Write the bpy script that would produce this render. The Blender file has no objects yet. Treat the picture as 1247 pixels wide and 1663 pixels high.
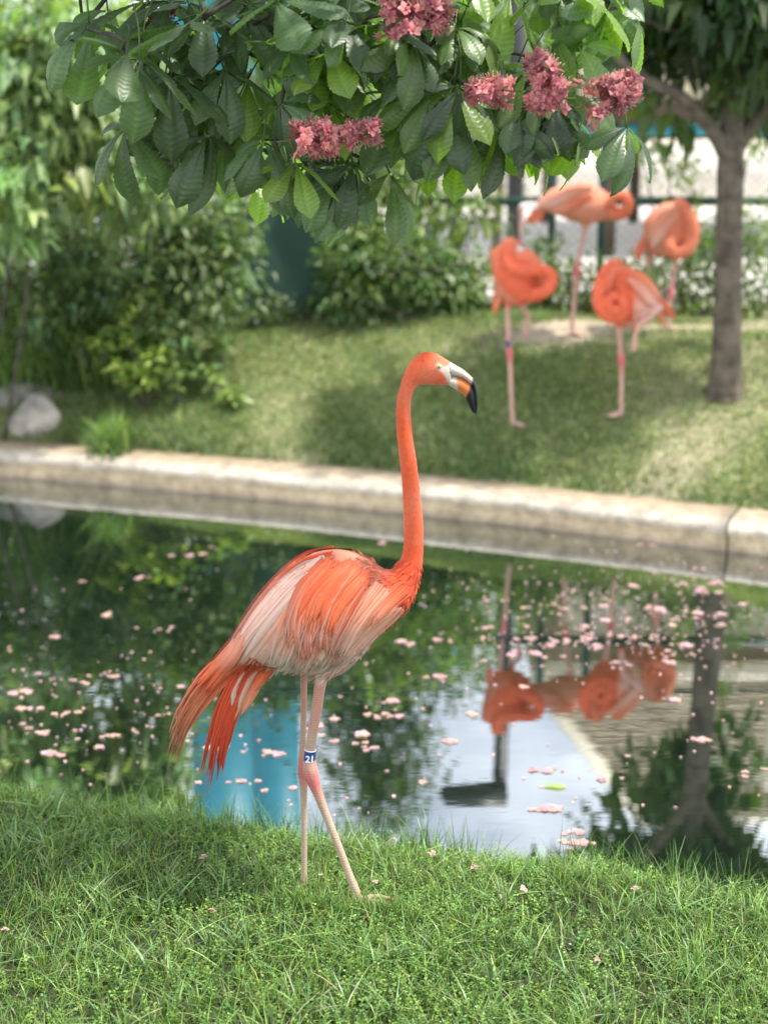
import bpy, bmesh, math, random
import numpy as np
from mathutils import Vector, Matrix

rng = np.random.default_rng(11)
random.seed(11)
scene = bpy.context.scene
col = scene.collection

# ------------------------------------------------------------------ camera
F = 2402.0                      # focal length in photo pixels (photo is 1247 x 1663)
PITCH = math.radians(14.4)
HC = 1.83                       # camera height over the water (z = 0)
cam_d = bpy.data.cameras.new('camera')
cam_d.sensor_fit = 'VERTICAL'; cam_d.sensor_height = 36.0; cam_d.sensor_width = 27.0
cam_d.lens = F / 1663.0 * 36.0
cam_d.clip_start = 0.05; cam_d.clip_end = 600
cam_d.dof.use_dof = True
cam_d.dof.focus_distance = 3.17
cam_d.dof.aperture_fstop = 2.3
cam = bpy.data.objects.new('camera', cam_d); col.objects.link(cam)
cam.location = (0, 0, HC)
cam.rotation_euler = (math.pi / 2 - PITCH, 0, 0)
scene.camera = cam

# ------------------------------------------------------------------ sky and sun
SUN = Vector((0.42, -0.08, 0.90)).normalized()
world = bpy.data.worlds.new('World'); scene.world = world; world.use_nodes = True
nt = world.node_tree; nt.nodes.clear()
def N(t, **kw):
    n = nt.nodes.new(t)
    for k, v in kw.items(): setattr(n, k, v)
    return n
sky = N('ShaderNodeTexSky', sky_type='NISHITA', sun_disc=False)
sky.sun_elevation = math.asin(SUN.z); sky.sun_rotation = math.atan2(SUN.x, SUN.y)
sky.air_density = 1.0; sky.dust_density = 1.6
bg = N('ShaderNodeBackground'); bg.inputs['Strength'].default_value = 0.12
tc = N('ShaderNodeTexCoord'); mp = N('ShaderNodeMapping'); mp.inputs['Scale'].default_value = (1.0, 1.0, 2.2)
cn = N('ShaderNodeTexNoise'); cn.inputs['Scale'].default_value = 2.1; cn.inputs['Detail'].default_value = 7; cn.inputs['Roughness'].default_value = 0.55
cr = N('ShaderNodeValToRGB'); cr.color_ramp.elements[0].position = 0.36; cr.color_ramp.elements[1].position = 0.60
mx = N('ShaderNodeMixRGB'); mx.inputs['Color2'].default_value = (15.0, 15.5, 16.2, 1)
out = N('ShaderNodeOutputWorld')
L = nt.links.new
L(tc.outputs['Generated'], mp.inputs['Vector']); L(mp.outputs[0], cn.inputs['Vector']); L(cn.outputs['Fac'], cr.inputs[0])
L(cr.outputs[0], mx.inputs['Fac']); L(sky.outputs[0], mx.inputs['Color1']); L(mx.outputs[0], bg.inputs['Color']); L(bg.outputs[0], out.inputs[0])

sun_d = bpy.data.lights.new('sun', 'SUN'); sun_d.energy = 5.0; sun_d.angle = math.radians(2.5); sun_d.color = (1.0, 0.95, 0.86)
sun = bpy.data.objects.new('sun', sun_d); col.objects.link(sun)
sun.rotation_euler = SUN.to_track_quat('Z', 'Y').to_euler(); sun.location = (6, -6, 12)

scene.render.engine = 'CYCLES'
vs = scene.view_settings
vs.view_transform = 'Standard'; vs.look = 'None'; vs.exposure = 0.52; vs.gamma = 1.0; vs.use_curve_mapping = False
scene.render.resolution_x = 767; scene.render.resolution_y = 1024
try:
    scene.cycles.max_bounces = 6; scene.cycles.diffuse_bounces = 3; scene.cycles.glossy_bounces = 3; scene.cycles.transparent_max_bounces = 8
except Exception: pass

# ------------------------------------------------------------------ geometry helpers
cp, sp_ = math.cos(PITCH), math.sin(PITCH)
def ray(px, py):
    a = (np.asarray(px, float) - 623.5) / F; b = (831.5 - np.asarray(py, float)) / F
    return a, cp + b * sp_, -sp_ + b * cp
def on_Y(px, py, Y):            # point at distance Y along the ground direction
    a, dy, dz = ray(px, py); t = Y / dy
    return np.stack(np.broadcast_arrays(a * t, dy * t, HC + dz * t), -1)
def on_Z(px, py, z):
    a, dy, dz = ray(px, py); t = (z - HC) / dz
    return np.stack(np.broadcast_arrays(a * t, dy * t, HC + dz * t), -1)
def to_px(x, y, z):
    x = np.asarray(x, float); y = np.asarray(y, float); z = np.asarray(z, float) - HC
    d = y * cp - z * sp_; u = y * sp_ + z * cp
    return 623.5 + F * x / d, 831.5 - F * u / d
def ppm(Y, py=831): # photo pixels per metre at distance Y
    a, dy, dz = ray(623.5, py); return F * dy / Y

_ph = rng.uniform(0, 6.28, (40, 2))
def wob(x, y, s=1.0, seed=0):   # smooth noise, about -1..1
    v = 0
    for k in range(6):
        p = _ph[(seed * 6 + k) % 40]; a = p[0] * 3 + k
        fx, fy = math.cos(a), math.sin(a); sc = s * (1 + 0.6 * k)
        v = v + np.sin((x * fx + y * fy) * sc + p[1]) / (1 + 0.5 * k)
    return v / 2.6

def make_mesh(name, V, faces, C=None, UV=None, smooth=True):
    """V (n,3); faces = list of int arrays (m,k)"""
    V = np.asarray(V, np.float32)
    me = bpy.data.meshes.new(name)
    if isinstance(faces, np.ndarray): faces = [faces]
    faces = [np.asarray(f, np.int32) for f in faces if len(f)]
    me.vertices.add(len(V)); me.vertices.foreach_set('co', V.ravel())
    loops = np.concatenate([f.ravel() for f in faces])
    tot = np.concatenate([np.full(len(f), f.shape[1], np.int32) for f in faces])
    st = np.concatenate([[0], np.cumsum(tot)[:-1]]).astype(np.int32)
    me.loops.add(len(loops)); me.loops.foreach_set('vertex_index', loops)
    me.polygons.add(len(tot)); me.polygons.foreach_set('loop_start', st); me.polygons.foreach_set('loop_total', tot)
    if smooth: me.polygons.foreach_set('use_smooth', np.ones(len(tot), bool))
    me.update(calc_edges=True)
    if C is not None:
        C = np.asarray(C, np.float32)
        if C.shape[1] == 3: C = np.hstack([C, np.ones((len(C), 1), np.float32)])
        at = me.color_attributes.new('Col', 'FLOAT_COLOR', 'POINT'); at.data.foreach_set('color', C.ravel())
    if UV is not None:
        uv = me.uv_layers.new(name='UVMap'); UV = np.asarray(UV, np.float32)
        uv.data.foreach_set('uv', UV[loops].ravel())
    me.validate()
    return me

def obj(name, me, mat=None, parent=None, loc=None):
    o = bpy.data.objects.new(name, me); col.objects.link(o)
    if mat is not None and me is not None and len(me.materials) == 0: me.materials.append(mat)
    if parent is not None: o.parent = parent
    if loc is not None: o.location = loc
    return o
def thing(name, label, cat, loc=(0, 0, 0), group=None):
    o = bpy.data.objects.new(name, None); col.objects.link(o); o.location = [float(v) for v in loc]; o.empty_display_size = 0.1
    tag(o, label, cat, group); return o
def tag(o, label=None, cat=None, group=None, kind=None):
    if label: o['label'] = label
    if cat: o['category'] = cat
    if group: o['group'] = group
    if kind: o['kind'] = kind
    return o

def frames(P):
    P = np.asarray(P, float); T = np.gradient(P, axis=0); T /= np.linalg.norm(T, axis=1, keepdims=True) + 1e-9
    n = np.cross(T[0], [0, 0, 1.0])
    if np.linalg.norm(n) < 1e-3: n = np.cross(T[0], [0, 1.0, 0])
    n /= np.linalg.norm(n); Ns = [n]
    for i in range(1, len(P)):
        n = Ns[-1] - T[i] * np.dot(Ns[-1], T[i]); n /= np.linalg.norm(n) + 1e-9; Ns.append(n)
    Ns = np.array(Ns); return T, Ns, np.cross(T, Ns)
def tube(P, R, n=8, caps=True):
    P = np.asarray(P, float); R = np.broadcast_to(np.asarray(R, float), (len(P),))
    T, A, B = frames(P); th = np.arange(n) * 2 * math.pi / n
    V = P[:, None] + R[:, None, None] * (A[:, None] * np.cos(th)[None, :, None] + B[:, None] * np.sin(th)[None, :, None])
    V = V.reshape(-1, 3); m = len(P)
    i = np.arange(m - 1)[:, None] * n; j = np.arange(n)[None]; j2 = (j + 1) % n
    Fq = np.stack([i + j, i + j2, i + n + j2, i + n + j], -1).reshape(-1, 4)
    fs = [Fq]
    if caps:
        c0 = len(V); V = np.vstack([V, P[0], P[-1]])
        a = np.arange(n); b = (a + 1) % n
        fs.append(np.vstack([np.stack([b, a, np.full(n, c0)], -1), np.stack([(m - 1) * n + a, (m - 1) * n + b, np.full(n, c0 + 1)], -1)]))
    return V, fs
class Build:
    def __init__(s): s.V = []; s.F = {}; s.C = []; s.n = 0
    def add(s, V, fs, c=None):
        V = np.asarray(V, float)
        for f in (fs if isinstance(fs, list) else [fs]):
            f = np.asarray(f); s.F.setdefault(f.shape[1], []).append(f + s.n)
        s.V.append(V); s.n += len(V)
        if c is not None:
            c = np.asarray(c, float); s.C.append(np.broadcast_to(c, (len(V), 3)))
        return s
    def tube(s, P, R, n=8, c=None): V, f = tube(P, R, n); return s.add(V, f, c)
    def box(s, lo, hi, c=None):
        x0, y0, z0 = lo; x1, y1, z1 = hi
        V = [(x0, y0, z0), (x1, y0, z0), (x1, y1, z0), (x0, y1, z0), (x0, y0, z1), (x1, y0, z1), (x1, y1, z1), (x0, y1, z1)]
        return s.add(V, np.array([(0, 3, 2, 1), (4, 5, 6, 7), (0, 1, 5, 4), (1, 2, 6, 5), (2, 3, 7, 6), (3, 0, 4, 7)]), c)
    def mesh(s, name, smooth=True):
        return make_mesh(name, np.vstack(s.V), [np.vstack(v) for v in s.F.values()], np.vstack(s.C) if s.C else None, smooth=smooth)
def curve(pts, n=20):            # Catmull-Rom through points of any dimension
    P = np.asarray(pts, float); P = np.vstack([2 * P[0] - P[1], P, 2 * P[-1] - P[-2]])
    t = np.linspace(0, len(P) - 3 - 1e-6, n); k = t.astype(int); f = (t - k)[:, None]
    a, b, c, d = P[k], P[k + 1], P[k + 2], P[k + 3]
    return 0.5 * (2 * b + (c - a) * f + (2 * a - 5 * b + 4 * c - d) * f**2 + (3 * b - a - 3 * c + d) * f**3)

# ------------------------------------------------------------------ materials
def mat(name):
    m = bpy.data.materials.new(name); m.use_nodes = True; t = m.node_tree; t.nodes.clear()
    return m, t, t.nodes.new, t.links.new
def noise_mix(t, c1, c2, scale, vec=None, lo=0.35, hi=0.65, detail=5):
    n = t.nodes.new('ShaderNodeTexNoise'); n.inputs['Scale'].default_value = scale; n.inputs['Detail'].default_value = detail
    if vec: t.links.new(vec, n.inputs['Vector'])
    r = t.nodes.new('ShaderNodeValToRGB'); r.color_ramp.elements[0].position = lo; r.color_ramp.elements[1].position = hi
    r.color_ramp.elements[0].color = (*c1, 1); r.color_ramp.elements[1].color = (*c2, 1)
    t.links.new(n.outputs['Fac'], r.inputs[0]); return r.outputs[0], n.outputs['Fac']
def bump(t, fac, strength, dist):
    b = t.nodes.new('ShaderNodeBump'); b.inputs['Strength'].default_value = strength; b.inputs['Distance'].default_value = dist
    t.links.new(fac, b.inputs['Height']); return b.outputs[0]
def plain(name, c1, c2=None, scale=20, rough=0.7, bs=0.3, bd=0.003, metallic=0, spec=0.5):
    m, t, nn, ll = mat(name)
    p = nn('ShaderNodeBsdfPrincipled'); o = nn('ShaderNodeOutputMaterial'); tcn = nn('ShaderNodeTexCoord')
    cc, ff = noise_mix(t, c1, c2 or c1, scale, tcn.outputs['Object'])
    ll(cc, p.inputs['Base Color']); p.inputs['Roughness'].default_value = rough; p.inputs['Metallic'].default_value = metallic
    p.inputs['Specular IOR Level'].default_value = spec
    if bs: ll(bump(t, ff, bs, bd), p.inputs['Normal'])
    ll(p.outputs[0], o.inputs[0]); return m
def leafy(name, rough=0.45, trans=0.35, tint=(1.5, 1.6, 0.55), spec=0.5, veins=False, var=0.25):
    m, t, nn, ll = mat(name)
    a = nn('ShaderNodeVertexColor'); a.layer_name = 'Col'
    oi = nn('ShaderNodeObjectInfo'); hs = nn('ShaderNodeHueSaturation')
    mr = nn('ShaderNodeMapRange'); mr.inputs['To Min'].default_value = 1 - var; mr.inputs['To Max'].default_value = 1 + var
    ll(oi.outputs['Random'], mr.inputs['Value']); ll(mr.outputs[0], hs.inputs['Value']); ll(a.outputs[0], hs.inputs['Color'])
    tcn = nn('ShaderNodeTexCoord'); nz = nn('ShaderNodeTexNoise'); nz.inputs['Scale'].default_value = 35; ll(tcn.outputs['Object'], nz.inputs['Vector'])
    mr2 = nn('ShaderNodeMapRange'); mr2.inputs['To Min'].default_value = 0.72; mr2.inputs['To Max'].default_value = 1.28; ll(nz.outputs['Fac'], mr2.inputs['Value'])
    mu = nn('ShaderNodeMixRGB'); mu.blend_type = 'MULTIPLY'; mu.inputs['Fac'].default_value = 1; ll(hs.outputs[0], mu.inputs['Color1']); ll(mr2.outputs[0], mu.inputs['Color2'])
    p = nn('ShaderNodeBsdfPrincipled'); p.inputs['Roughness'].default_value = rough; p.inputs['Specular IOR Level'].default_value = spec
    ll(mu.outputs[0], p.inputs['Base Color'])
    tr = nn('ShaderNodeBsdfTranslucent'); tm = nn('ShaderNodeMixRGB'); tm.blend_type = 'MULTIPLY'; tm.inputs['Fac'].default_value = 1
    ll(mu.outputs[0], tm.inputs['Color1']); tm.inputs['Color2'].default_value = (*tint, 1); ll(tm.outputs[0], tr.inputs['Color'])
    ms = nn('ShaderNodeMixShader'); ms.inputs[0].default_value = trans; ll(p.outputs[0], ms.inputs[1]); ll(tr.outputs[0], ms.inputs[2])
    o = nn('ShaderNodeOutputMaterial'); ll(ms.outputs[0], o.inputs[0]); return m
def vcol(name, rough=0.7, bs=0.25, bd=0.002, bscale=300, spec=0.3, var=0.2, sheen=0.0, streak=False, trans=0.0):
    m, t, nn, ll = mat(name)
    a = nn('ShaderNodeVertexColor'); a.layer_name = 'Col'
    tcn = nn('ShaderNodeTexCoord'); nz = nn('ShaderNodeTexNoise'); nz.inputs['Scale'].default_value = bscale; nz.inputs['Detail'].default_value = 6
    ll(tcn.outputs['Object'], nz.inputs['Vector'])
    fac = nz.outputs['Fac']
    if streak:
        mpn = nn('ShaderNodeMapping'); mpn.inputs['Scale'].default_value = (38, 3.0, 1); ll(tcn.outputs['UV'], mpn.inputs['Vector'])
        n2 = nn('ShaderNodeTexNoise'); n2.inputs['Scale'].default_value = 1.0; n2.inputs['Detail'].default_value = 4; ll(mpn.outputs[0], n2.inputs['Vector'])
        fac = n2.outputs['Fac']
    mr = nn('ShaderNodeMapRange'); mr.inputs['From Min'].default_value = 0.3; mr.inputs['From Max'].default_value = 0.7
    mr.inputs['To Min'].default_value = 1 - var; mr.inputs['To Max'].default_value = 1 + var; ll(fac, mr.inputs['Value'])
    mu = nn('ShaderNodeMixRGB'); mu.blend_type = 'MULTIPLY'; mu.inputs['Fac'].default_value = 1; ll(a.outputs[0], mu.inputs['Color1']); ll(mr.outputs[0], mu.inputs['Color2'])
    p = nn('ShaderNodeBsdfPrincipled'); p.inputs['Roughness'].default_value = rough; p.inputs['Specular IOR Level'].default_value = spec
    p.inputs['Sheen Weight'].default_value = sheen
    ll(mu.outputs[0], p.inputs['Base Color']); ll(bump(t, fac, bs, bd), p.inputs['Normal'])
    o = nn('ShaderNodeOutputMaterial')
    if trans:
        tr = nn('ShaderNodeBsdfTranslucent'); ll(mu.outputs[0], tr.inputs['Color']); ms = nn('ShaderNodeMixShader'); ms.inputs[0].default_value = trans
        ll(p.outputs[0], ms.inputs[1]); ll(tr.outputs[0], ms.inputs[2]); ll(ms.outputs[0], o.inputs[0])
    else: ll(p.outputs[0], o.inputs[0])
    return m

M = {}
M['leaf_fg'] = leafy('chestnut_leaf', rough=0.40, trans=0.46, tint=(1.9, 2.3, 0.5), spec=0.75, var=0.30)
M['leaf'] = leafy('shrub_leaf', rough=0.42, trans=0.35, tint=(1.4, 1.6, 0.5), spec=0.6, var=0.1)
M['grass'] = leafy('grass_blade', rough=0.42, trans=0.30, tint=(1.3, 1.4, 0.5), spec=0.5, var=0.0)
M['petal'] = leafy('petal', rough=0.6, trans=0.3, tint=(1.1, 1.0, 1.0), spec=0.3, var=0.2)
M['bark'] = plain('chestnut_bark', (0.035, 0.028, 0.02), (0.10, 0.085, 0.065), 30, 0.9, 0.8, 0.01)
M['bark2'] = plain('smooth_grey_bark', (0.065, 0.052, 0.038), (0.155, 0.128, 0.095), 14, 0.9, 0.6, 0.012)
M['feather'] = vcol('feather', rough=0.55, bs=0.35, bd=0.0015, spec=0.3, var=0.22, sheen=0.15, streak=True, trans=0.12)
M['plumage'] = vcol('plumage', rough=0.7, bs=0.35, bd=0.0015, bscale=150, spec=0.2, var=0.10, sheen=0.1)
M['skin'] = vcol('beak_horn', rough=0.4, bs=0.12, bd=0.001, bscale=400, spec=0.45, var=0.1)
M['fence'] = plain('green_coated_steel', (0.012, 0.05, 0.035), (0.02, 0.075, 0.05), 40, 0.45, 0.1, 0.001)
M['screen'] = plain('green_windscreen_cloth', (0.020, 0.055, 0.040), (0.030, 0.078, 0.055), 60, 0.85, 0.2, 0.002)

# water
m, t, nn, ll = mat('still_dark_water')
d = nn('ShaderNodeBsdfDiffuse'); tcn = nn('ShaderNodeTexCoord')
cc, ff = noise_mix(t, (0.004, 0.009, 0.006), (0.010, 0.018, 0.011), 1.5, tcn.outputs['Object']); ll(cc, d.inputs['Color'])
g = nn('ShaderNodeBsdfGlossy'); g.inputs['Roughness'].default_value = 0.012; g.inputs['Color'].default_value = (0.95, 0.98, 1.0, 1)
nz = nn('ShaderNodeTexNoise'); nz.inputs['Scale'].default_value = 5.0; nz.inputs['Detail'].default_value = 3
mpn = nn('ShaderNodeMapping'); mpn.inputs['Scale'].default_value = (0.8, 2.2, 1); ll(tcn.outputs['Object'], mpn.inputs['Vector']); ll(mpn.outputs[0], nz.inputs['Vector'])
bb = bump(t, nz.outputs['Fac'], 0.022, 0.010); ll(bb, g.inputs['Normal'])
fr = nn('ShaderNodeFresnel'); fr.inputs['IOR'].default_value = 1.33
mr = nn('ShaderNodeMapRange'); mr.inputs['From Min'].default_value = 0.02; mr.inputs['From Max'].default_value = 0.5; mr.inputs['To Min'].default_value = 0.47; mr.inputs['To Max'].default_value = 0.78
ll(fr.outputs[0], mr.inputs['Value'])
ms = nn('ShaderNodeMixShader'); ll(mr.outputs[0], ms.inputs[0]); ll(d.outputs[0], ms.inputs[1]); ll(g.outputs[0], ms.inputs[2])
o = nn('ShaderNodeOutputMaterial'); ll(ms.outputs[0], o.inputs[0]); M['water'] = m

M['soil'] = plain('damp_soil_under_grass', (0.018, 0.020, 0.009), (0.035, 0.045, 0.016), 18, 0.95, 0.8, 0.02)
# far lawn ground: thin green with tan bare patches
m, t, nn, ll = mat('thin_lawn_ground'); tcn = nn('ShaderNodeTexCoord')
c1, f1 = noise_mix(t, (0.11, 0.14, 0.055), (0.24, 0.24, 0.12), 9, tcn.outputs['Object'])
c2, f2 = noise_mix(t, (0.25, 0.20, 0.14), (0.42, 0.35, 0.26), 22, tcn.outputs['Object'])
va = nn('ShaderNodeVertexColor'); va.layer_name = 'Col'
mx2 = nn('ShaderNodeMixRGB'); ll(va.outputs[0], mx2.inputs['Fac']); ll(c1, mx2.inputs['Color1']); ll(c2, mx2.inputs['Color2'])
p = nn('ShaderNodeBsdfPrincipled'); p.inputs['Roughness'].default_value = 0.95; ll(mx2.outputs[0], p.inputs['Base Color']); ll(bump(t, f2, 0.6, 0.02), p.inputs['Normal'])
o = nn('ShaderNodeOutputMaterial'); ll(p.outputs[0], o.inputs[0]); M['lawn'] = m

# ------------------------------------------------------------------ pond and ground lines
cop_px = np.array([(0, 776), (200, 791), (420, 811), (640, 836), (950, 870), (1180, 897), (1247, 905)], float)
cw = on_Z(cop_px[:, 0], cop_px[:, 1], 0.0)
cop_fit = np.polyfit(cw[:, 0], cw[:, 1], 2)
def cop_line(X):                                    # far waterline, straight beyond the part in view
    X = np.asarray(X, float); Xc = np.clip(X, -2.2, 1.9)
    sl = 2 * cop_fit[0] * Xc + cop_fit[1]
    return np.polyval(cop_fit, Xc) + sl * (X - Xc)
def bank_line(X): return 3.45 - 0.29 * np.asarray(X, float) + 0.03 * np.sin(np.asarray(X, float) * 4.1)
COPW = 0.27
def far_z(X, Y):
    dd = Y - cop_line(X) - COPW
    z = 0.143 + 0.33 * np.clip(dd, 0, 1.62) + .075 * (1 - np.exp(-np.clip(dd, 0, 9) / .15))
    z = z + 0.02 * wob(X, Y, 2.2, 1)
    return np.where(dd > 0, z, 0.138)
def near_z(X, Y):
    e = bank_line(X) - Y
    return 0.15 * (1 - np.exp(-np.clip(e, 0, 9) / 0.10)) + 0.012 * wob(X, Y, 5, 2) - 0.0

def grid(x0, x1, nx, y0, y1, ny):
    u, v = np.meshgrid(np.linspace(0, 1, nx), np.linspace(0, 1, ny))
    i = np.arange((ny - 1) * nx).reshape(ny - 1, nx)[:, :-1].ravel()
    return u.ravel(), v.ravel(), np.stack([i, i + 1, i + nx + 1, i + nx], -1)

# water sheet
u, v, f = grid(0, 1, 30, 0, 1, 4)
X = -9 + 18 * u; ya = bank_line(X) - 0.25; yb = cop_line(X) + 0.12
wat = obj('pond_water', make_mesh('pond_water', np.stack([X, ya + (yb - ya) * v, 0 * X], -1), f), M['water']); tag(wat, kind='structure')
# near bank
u, v, f = grid(0, 1, 160, 0, 1, 90)
X = -9 + 18 * u; yb = bank_line(X); Y = yb - 7 * (1 - v) ** 2.2
Z = near_z(X, Y); Z = np.where(v > 0.999, -0.12, Z)
bank = obj('near_bank', make_mesh('near_bank', np.stack([X, Y, Z], -1), f), M['soil']); tag(bank, kind='structure')
# far lawn rising behind the coping
u, v, f = grid(0, 1, 150, 0, 1, 60)
X = -9 + 18 * u; ya = cop_line(X) + COPW - 0.03; Y = ya + (9.75 - np.minimum(ya, 9.6)) * v
Z = far_z(X, Y)
bare = np.exp(-(((X - 0.95) / 0.42) ** 2 + ((Y - 8.45) / 0.16) ** 2)) * 1.3 + np.exp(-(((X - 2.0) / 0.75) ** 2 + ((Y - 8.5) / 0.22) ** 2)) * 1.2
bare += 0.75 * np.clip(wob(X, Y, 2.6, 3) - 0.15, 0, 1) * np.clip((X + 0.9) / 0.8, 0, 1)
bare = np.clip(bare, 0, 1)
lawn = obj('far_lawn', make_mesh('far_lawn', np.stack([X, Y, Z], -1), f, np.stack([bare] * 3, -1)), M['lawn']); tag(lawn, kind='structure')
# pale paved yard beyond the fence, wide enough to reach the horizon
M['paving'] = plain('pale_concrete_paving', (0.46, 0.43, 0.39), (0.60, 0.57, 0.53), 3, 0.9, 0.2, 0.01)
yard = obj('yard_paving', make_mesh('yard_paving', [(-250, 9.70, 0.66), (250, 9.70, 0.66), (250, 400, 0.66), (-250, 400, 0.66)], np.array([(0, 1, 2, 3)])), M['paving']); tag(yard, kind='structure')

# coping: rounded concrete kerb in slabs, joint by the tree
m, t, nn, ll = mat('weathered_concrete'); tcn = nn('ShaderNodeTexCoord')
va = nn('ShaderNodeVertexColor'); va.layer_name = 'Col'
cA, fA = noise_mix(t, (0.62, 0.60, 0.60), (1.15, 1.15, 1.15), 14, tcn.outputs['Object'], 0.3, 0.7, 8)
cB, fB = noise_mix(t, (0.8, 0.74, 0.66), (1.08, 1.08, 1.08), 120, tcn.outputs['Object'], 0.35, 0.65)
mu = nn('ShaderNodeMixRGB'); mu.blend_type = 'MULTIPLY'; mu.inputs['Fac'].default_value = 1; ll(va.outputs[0], mu.inputs['Color1']); ll(cA, mu.inputs['Color2'])
mu2 = nn('ShaderNodeMixRGB'); mu2.blend_type = 'MULTIPLY'; mu2.inputs['Fac'].default_value = 1; ll(mu.outputs[0], mu2.inputs['Color1']); ll(cB, mu2.inputs['Color2'])
p = nn('ShaderNodeBsdfPrincipled'); p.inputs['Roughness'].default_value = 0.88; ll(mu2.outputs[0], p.inputs['Base Color']); ll(bump(t, fB, 0.5, 0.004), p.inputs['Normal'])
o = nn('ShaderNodeOutputMaterial'); ll(p.outputs[0], o.inputs[0]); M['concrete'] = m
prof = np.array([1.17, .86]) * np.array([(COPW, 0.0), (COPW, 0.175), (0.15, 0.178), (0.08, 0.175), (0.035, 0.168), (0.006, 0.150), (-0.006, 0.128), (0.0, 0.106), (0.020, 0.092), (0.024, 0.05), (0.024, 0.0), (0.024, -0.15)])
pcol = np.array([(.37, .30, .21)] * 3 + [(.40, .34, .26), (.45, .41, .34), (.50, .46, .40), (.54, .50, .43), (.58, .51, .40), (.62, .52, .37), (.60, .50, .34), (.44, .36, .27), (.06, .06, .04)])  # face painted lighter and top darker to offset shade and sun; lip itself pale
kerb = thing('pond_kerb', 'pale tan rounded concrete kerb along the far edge of the pond', 'kerb', (0, 7.0, 0))
xj = float(on_Z(1183, 905, 0.0)[0])
for xa, xb in ((-9, -4.4), (-4.392, xj - 0.004), (xj + 0.004, 4.6), (4.608, 9)):
    xs = np.linspace(xa, xb, max(6, int((xb - xa) * 10))); V = []; C = []
    for x in xs:
        s = float(cop_line(x + .01) - cop_line(x - .01)) / .02; nx, ny = -s / math.hypot(1, s), 1 / math.hypot(1, s)
        y0 = float(cop_line(x)) - 0.012
        for (a, z), c in zip(prof, pcol):
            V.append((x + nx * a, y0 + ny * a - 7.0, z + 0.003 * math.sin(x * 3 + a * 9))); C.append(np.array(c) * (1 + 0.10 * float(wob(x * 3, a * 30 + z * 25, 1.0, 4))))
    k = len(prof); n = len(xs); i = (np.arange(n - 1)[:, None] * k + np.arange(k - 1)[None]).ravel()
    fq = np.stack([i, i + 1, i + k + 1, i + k], -1)
    caps = np.array([list(range(k)), list(range((n - 1) * k, n * k))[::-1]])
    obj('coping_slab', make_mesh('coping_slab', V, [fq, caps], C), M['concrete'], kerb)

# ------------------------------------------------------------------ leaf and blade scatter
def unit(v): return v / (np.linalg.norm(v, axis=-1, keepdims=True) + 1e-9)
def leaves(P, D, ln, wd, colr, fold=0.25, droop=0.25, up=None):
    """n simple leaves: base P, direction D, length, width -> V, F, C"""
    n = len(P); D = unit(D); upv = np.tile([0, 0, 1.0], (n, 1)) if up is None else up
    upv = upv + rng.normal(0, 0.45, (n, 3)); S = unit(np.cross(D, upv)); U = np.cross(S, D)
    ln = np.broadcast_to(ln, (n,))[:, None]; wd = np.broadcast_to(wd, (n,))[:, None]
    V = np.stack([P, P + D * ln * .45 + S * wd * .5 + U * wd * fold, P + D * ln * .5, P + D * ln * .45 - S * wd * .5 + U * wd * fold,
                  P + D * ln - np.array([0, 0, 1.0]) * ln * droop], 1)
    b = np.arange(n)[:, None] * 5
    Fq = np.concatenate([b + [0, 2, 1], b + [0, 3, 2], b + [1, 2, 4], b + [2, 3, 4]], 0)
    C = np.repeat(np.asarray(colr)[:, None, :], 5, 1) if np.ndim(colr) == 2 else np.broadcast_to(colr, (n, 5, 3))
    return V.reshape(-1, 3), Fq, C.reshape(-1, 3)
def vary(base, n, s=0.25, hue=0.12):
    b = np.asarray(base, float); k = np.exp(rng.normal(0, s, (n, 1))); h = rng.normal(0, hue, (n, 1))
    return np.clip(b * k * (1 + h * np.array([1.0, 0.25, -0.6])), 0.003, 0.9)
def clump_leaves(blobs, nclump, per, lsize, base, spread=0.10, droop=0.3, shell=0.55, asp=0.42, outw=0.8):
    """leaf clumps through ellipsoid blobs; blobs = (cx,cy,cz,rx,ry,rz)"""
    B = np.array(blobs, float); w = B[:, 3] * B[:, 4] * B[:, 5]; w = w ** 0.75; w /= w.sum()
    k = rng.choice(len(B), nclump, p=w); dirs = unit(rng.normal(0, 1, (nclump, 3)))
    r = (shell + (1 - shell) * rng.random(nclump)) ** 0.6
    cc = B[k, :3] + dirs * B[k, 3:] * r[:, None] * (1 + 0.22 * rng.normal(0, 1, (nclump, 1)))
    cb = vary(base, nclump, 0.28, 0.15)
    P = np.repeat(cc, per, 0) + rng.normal(0, spread, (nclump * per, 3)) * [1, 1, 0.7]
    D = np.repeat(unit(dirs * B[k, 3:]), per, 0) * outw + rng.normal(0, 0.6, (nclump * per, 3)) + [0, 0, -0.25]
    n = len(P); C = np.repeat(cb, per, 0) * np.exp(rng.normal(0, 0.15, (n, 1)))
    ls = lsize * rng.uniform(0.6, 1.25, n)
    return leaves(P, D, ls, ls * asp * rng.uniform(.8, 1.2, n), C, droop=droop)
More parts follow.
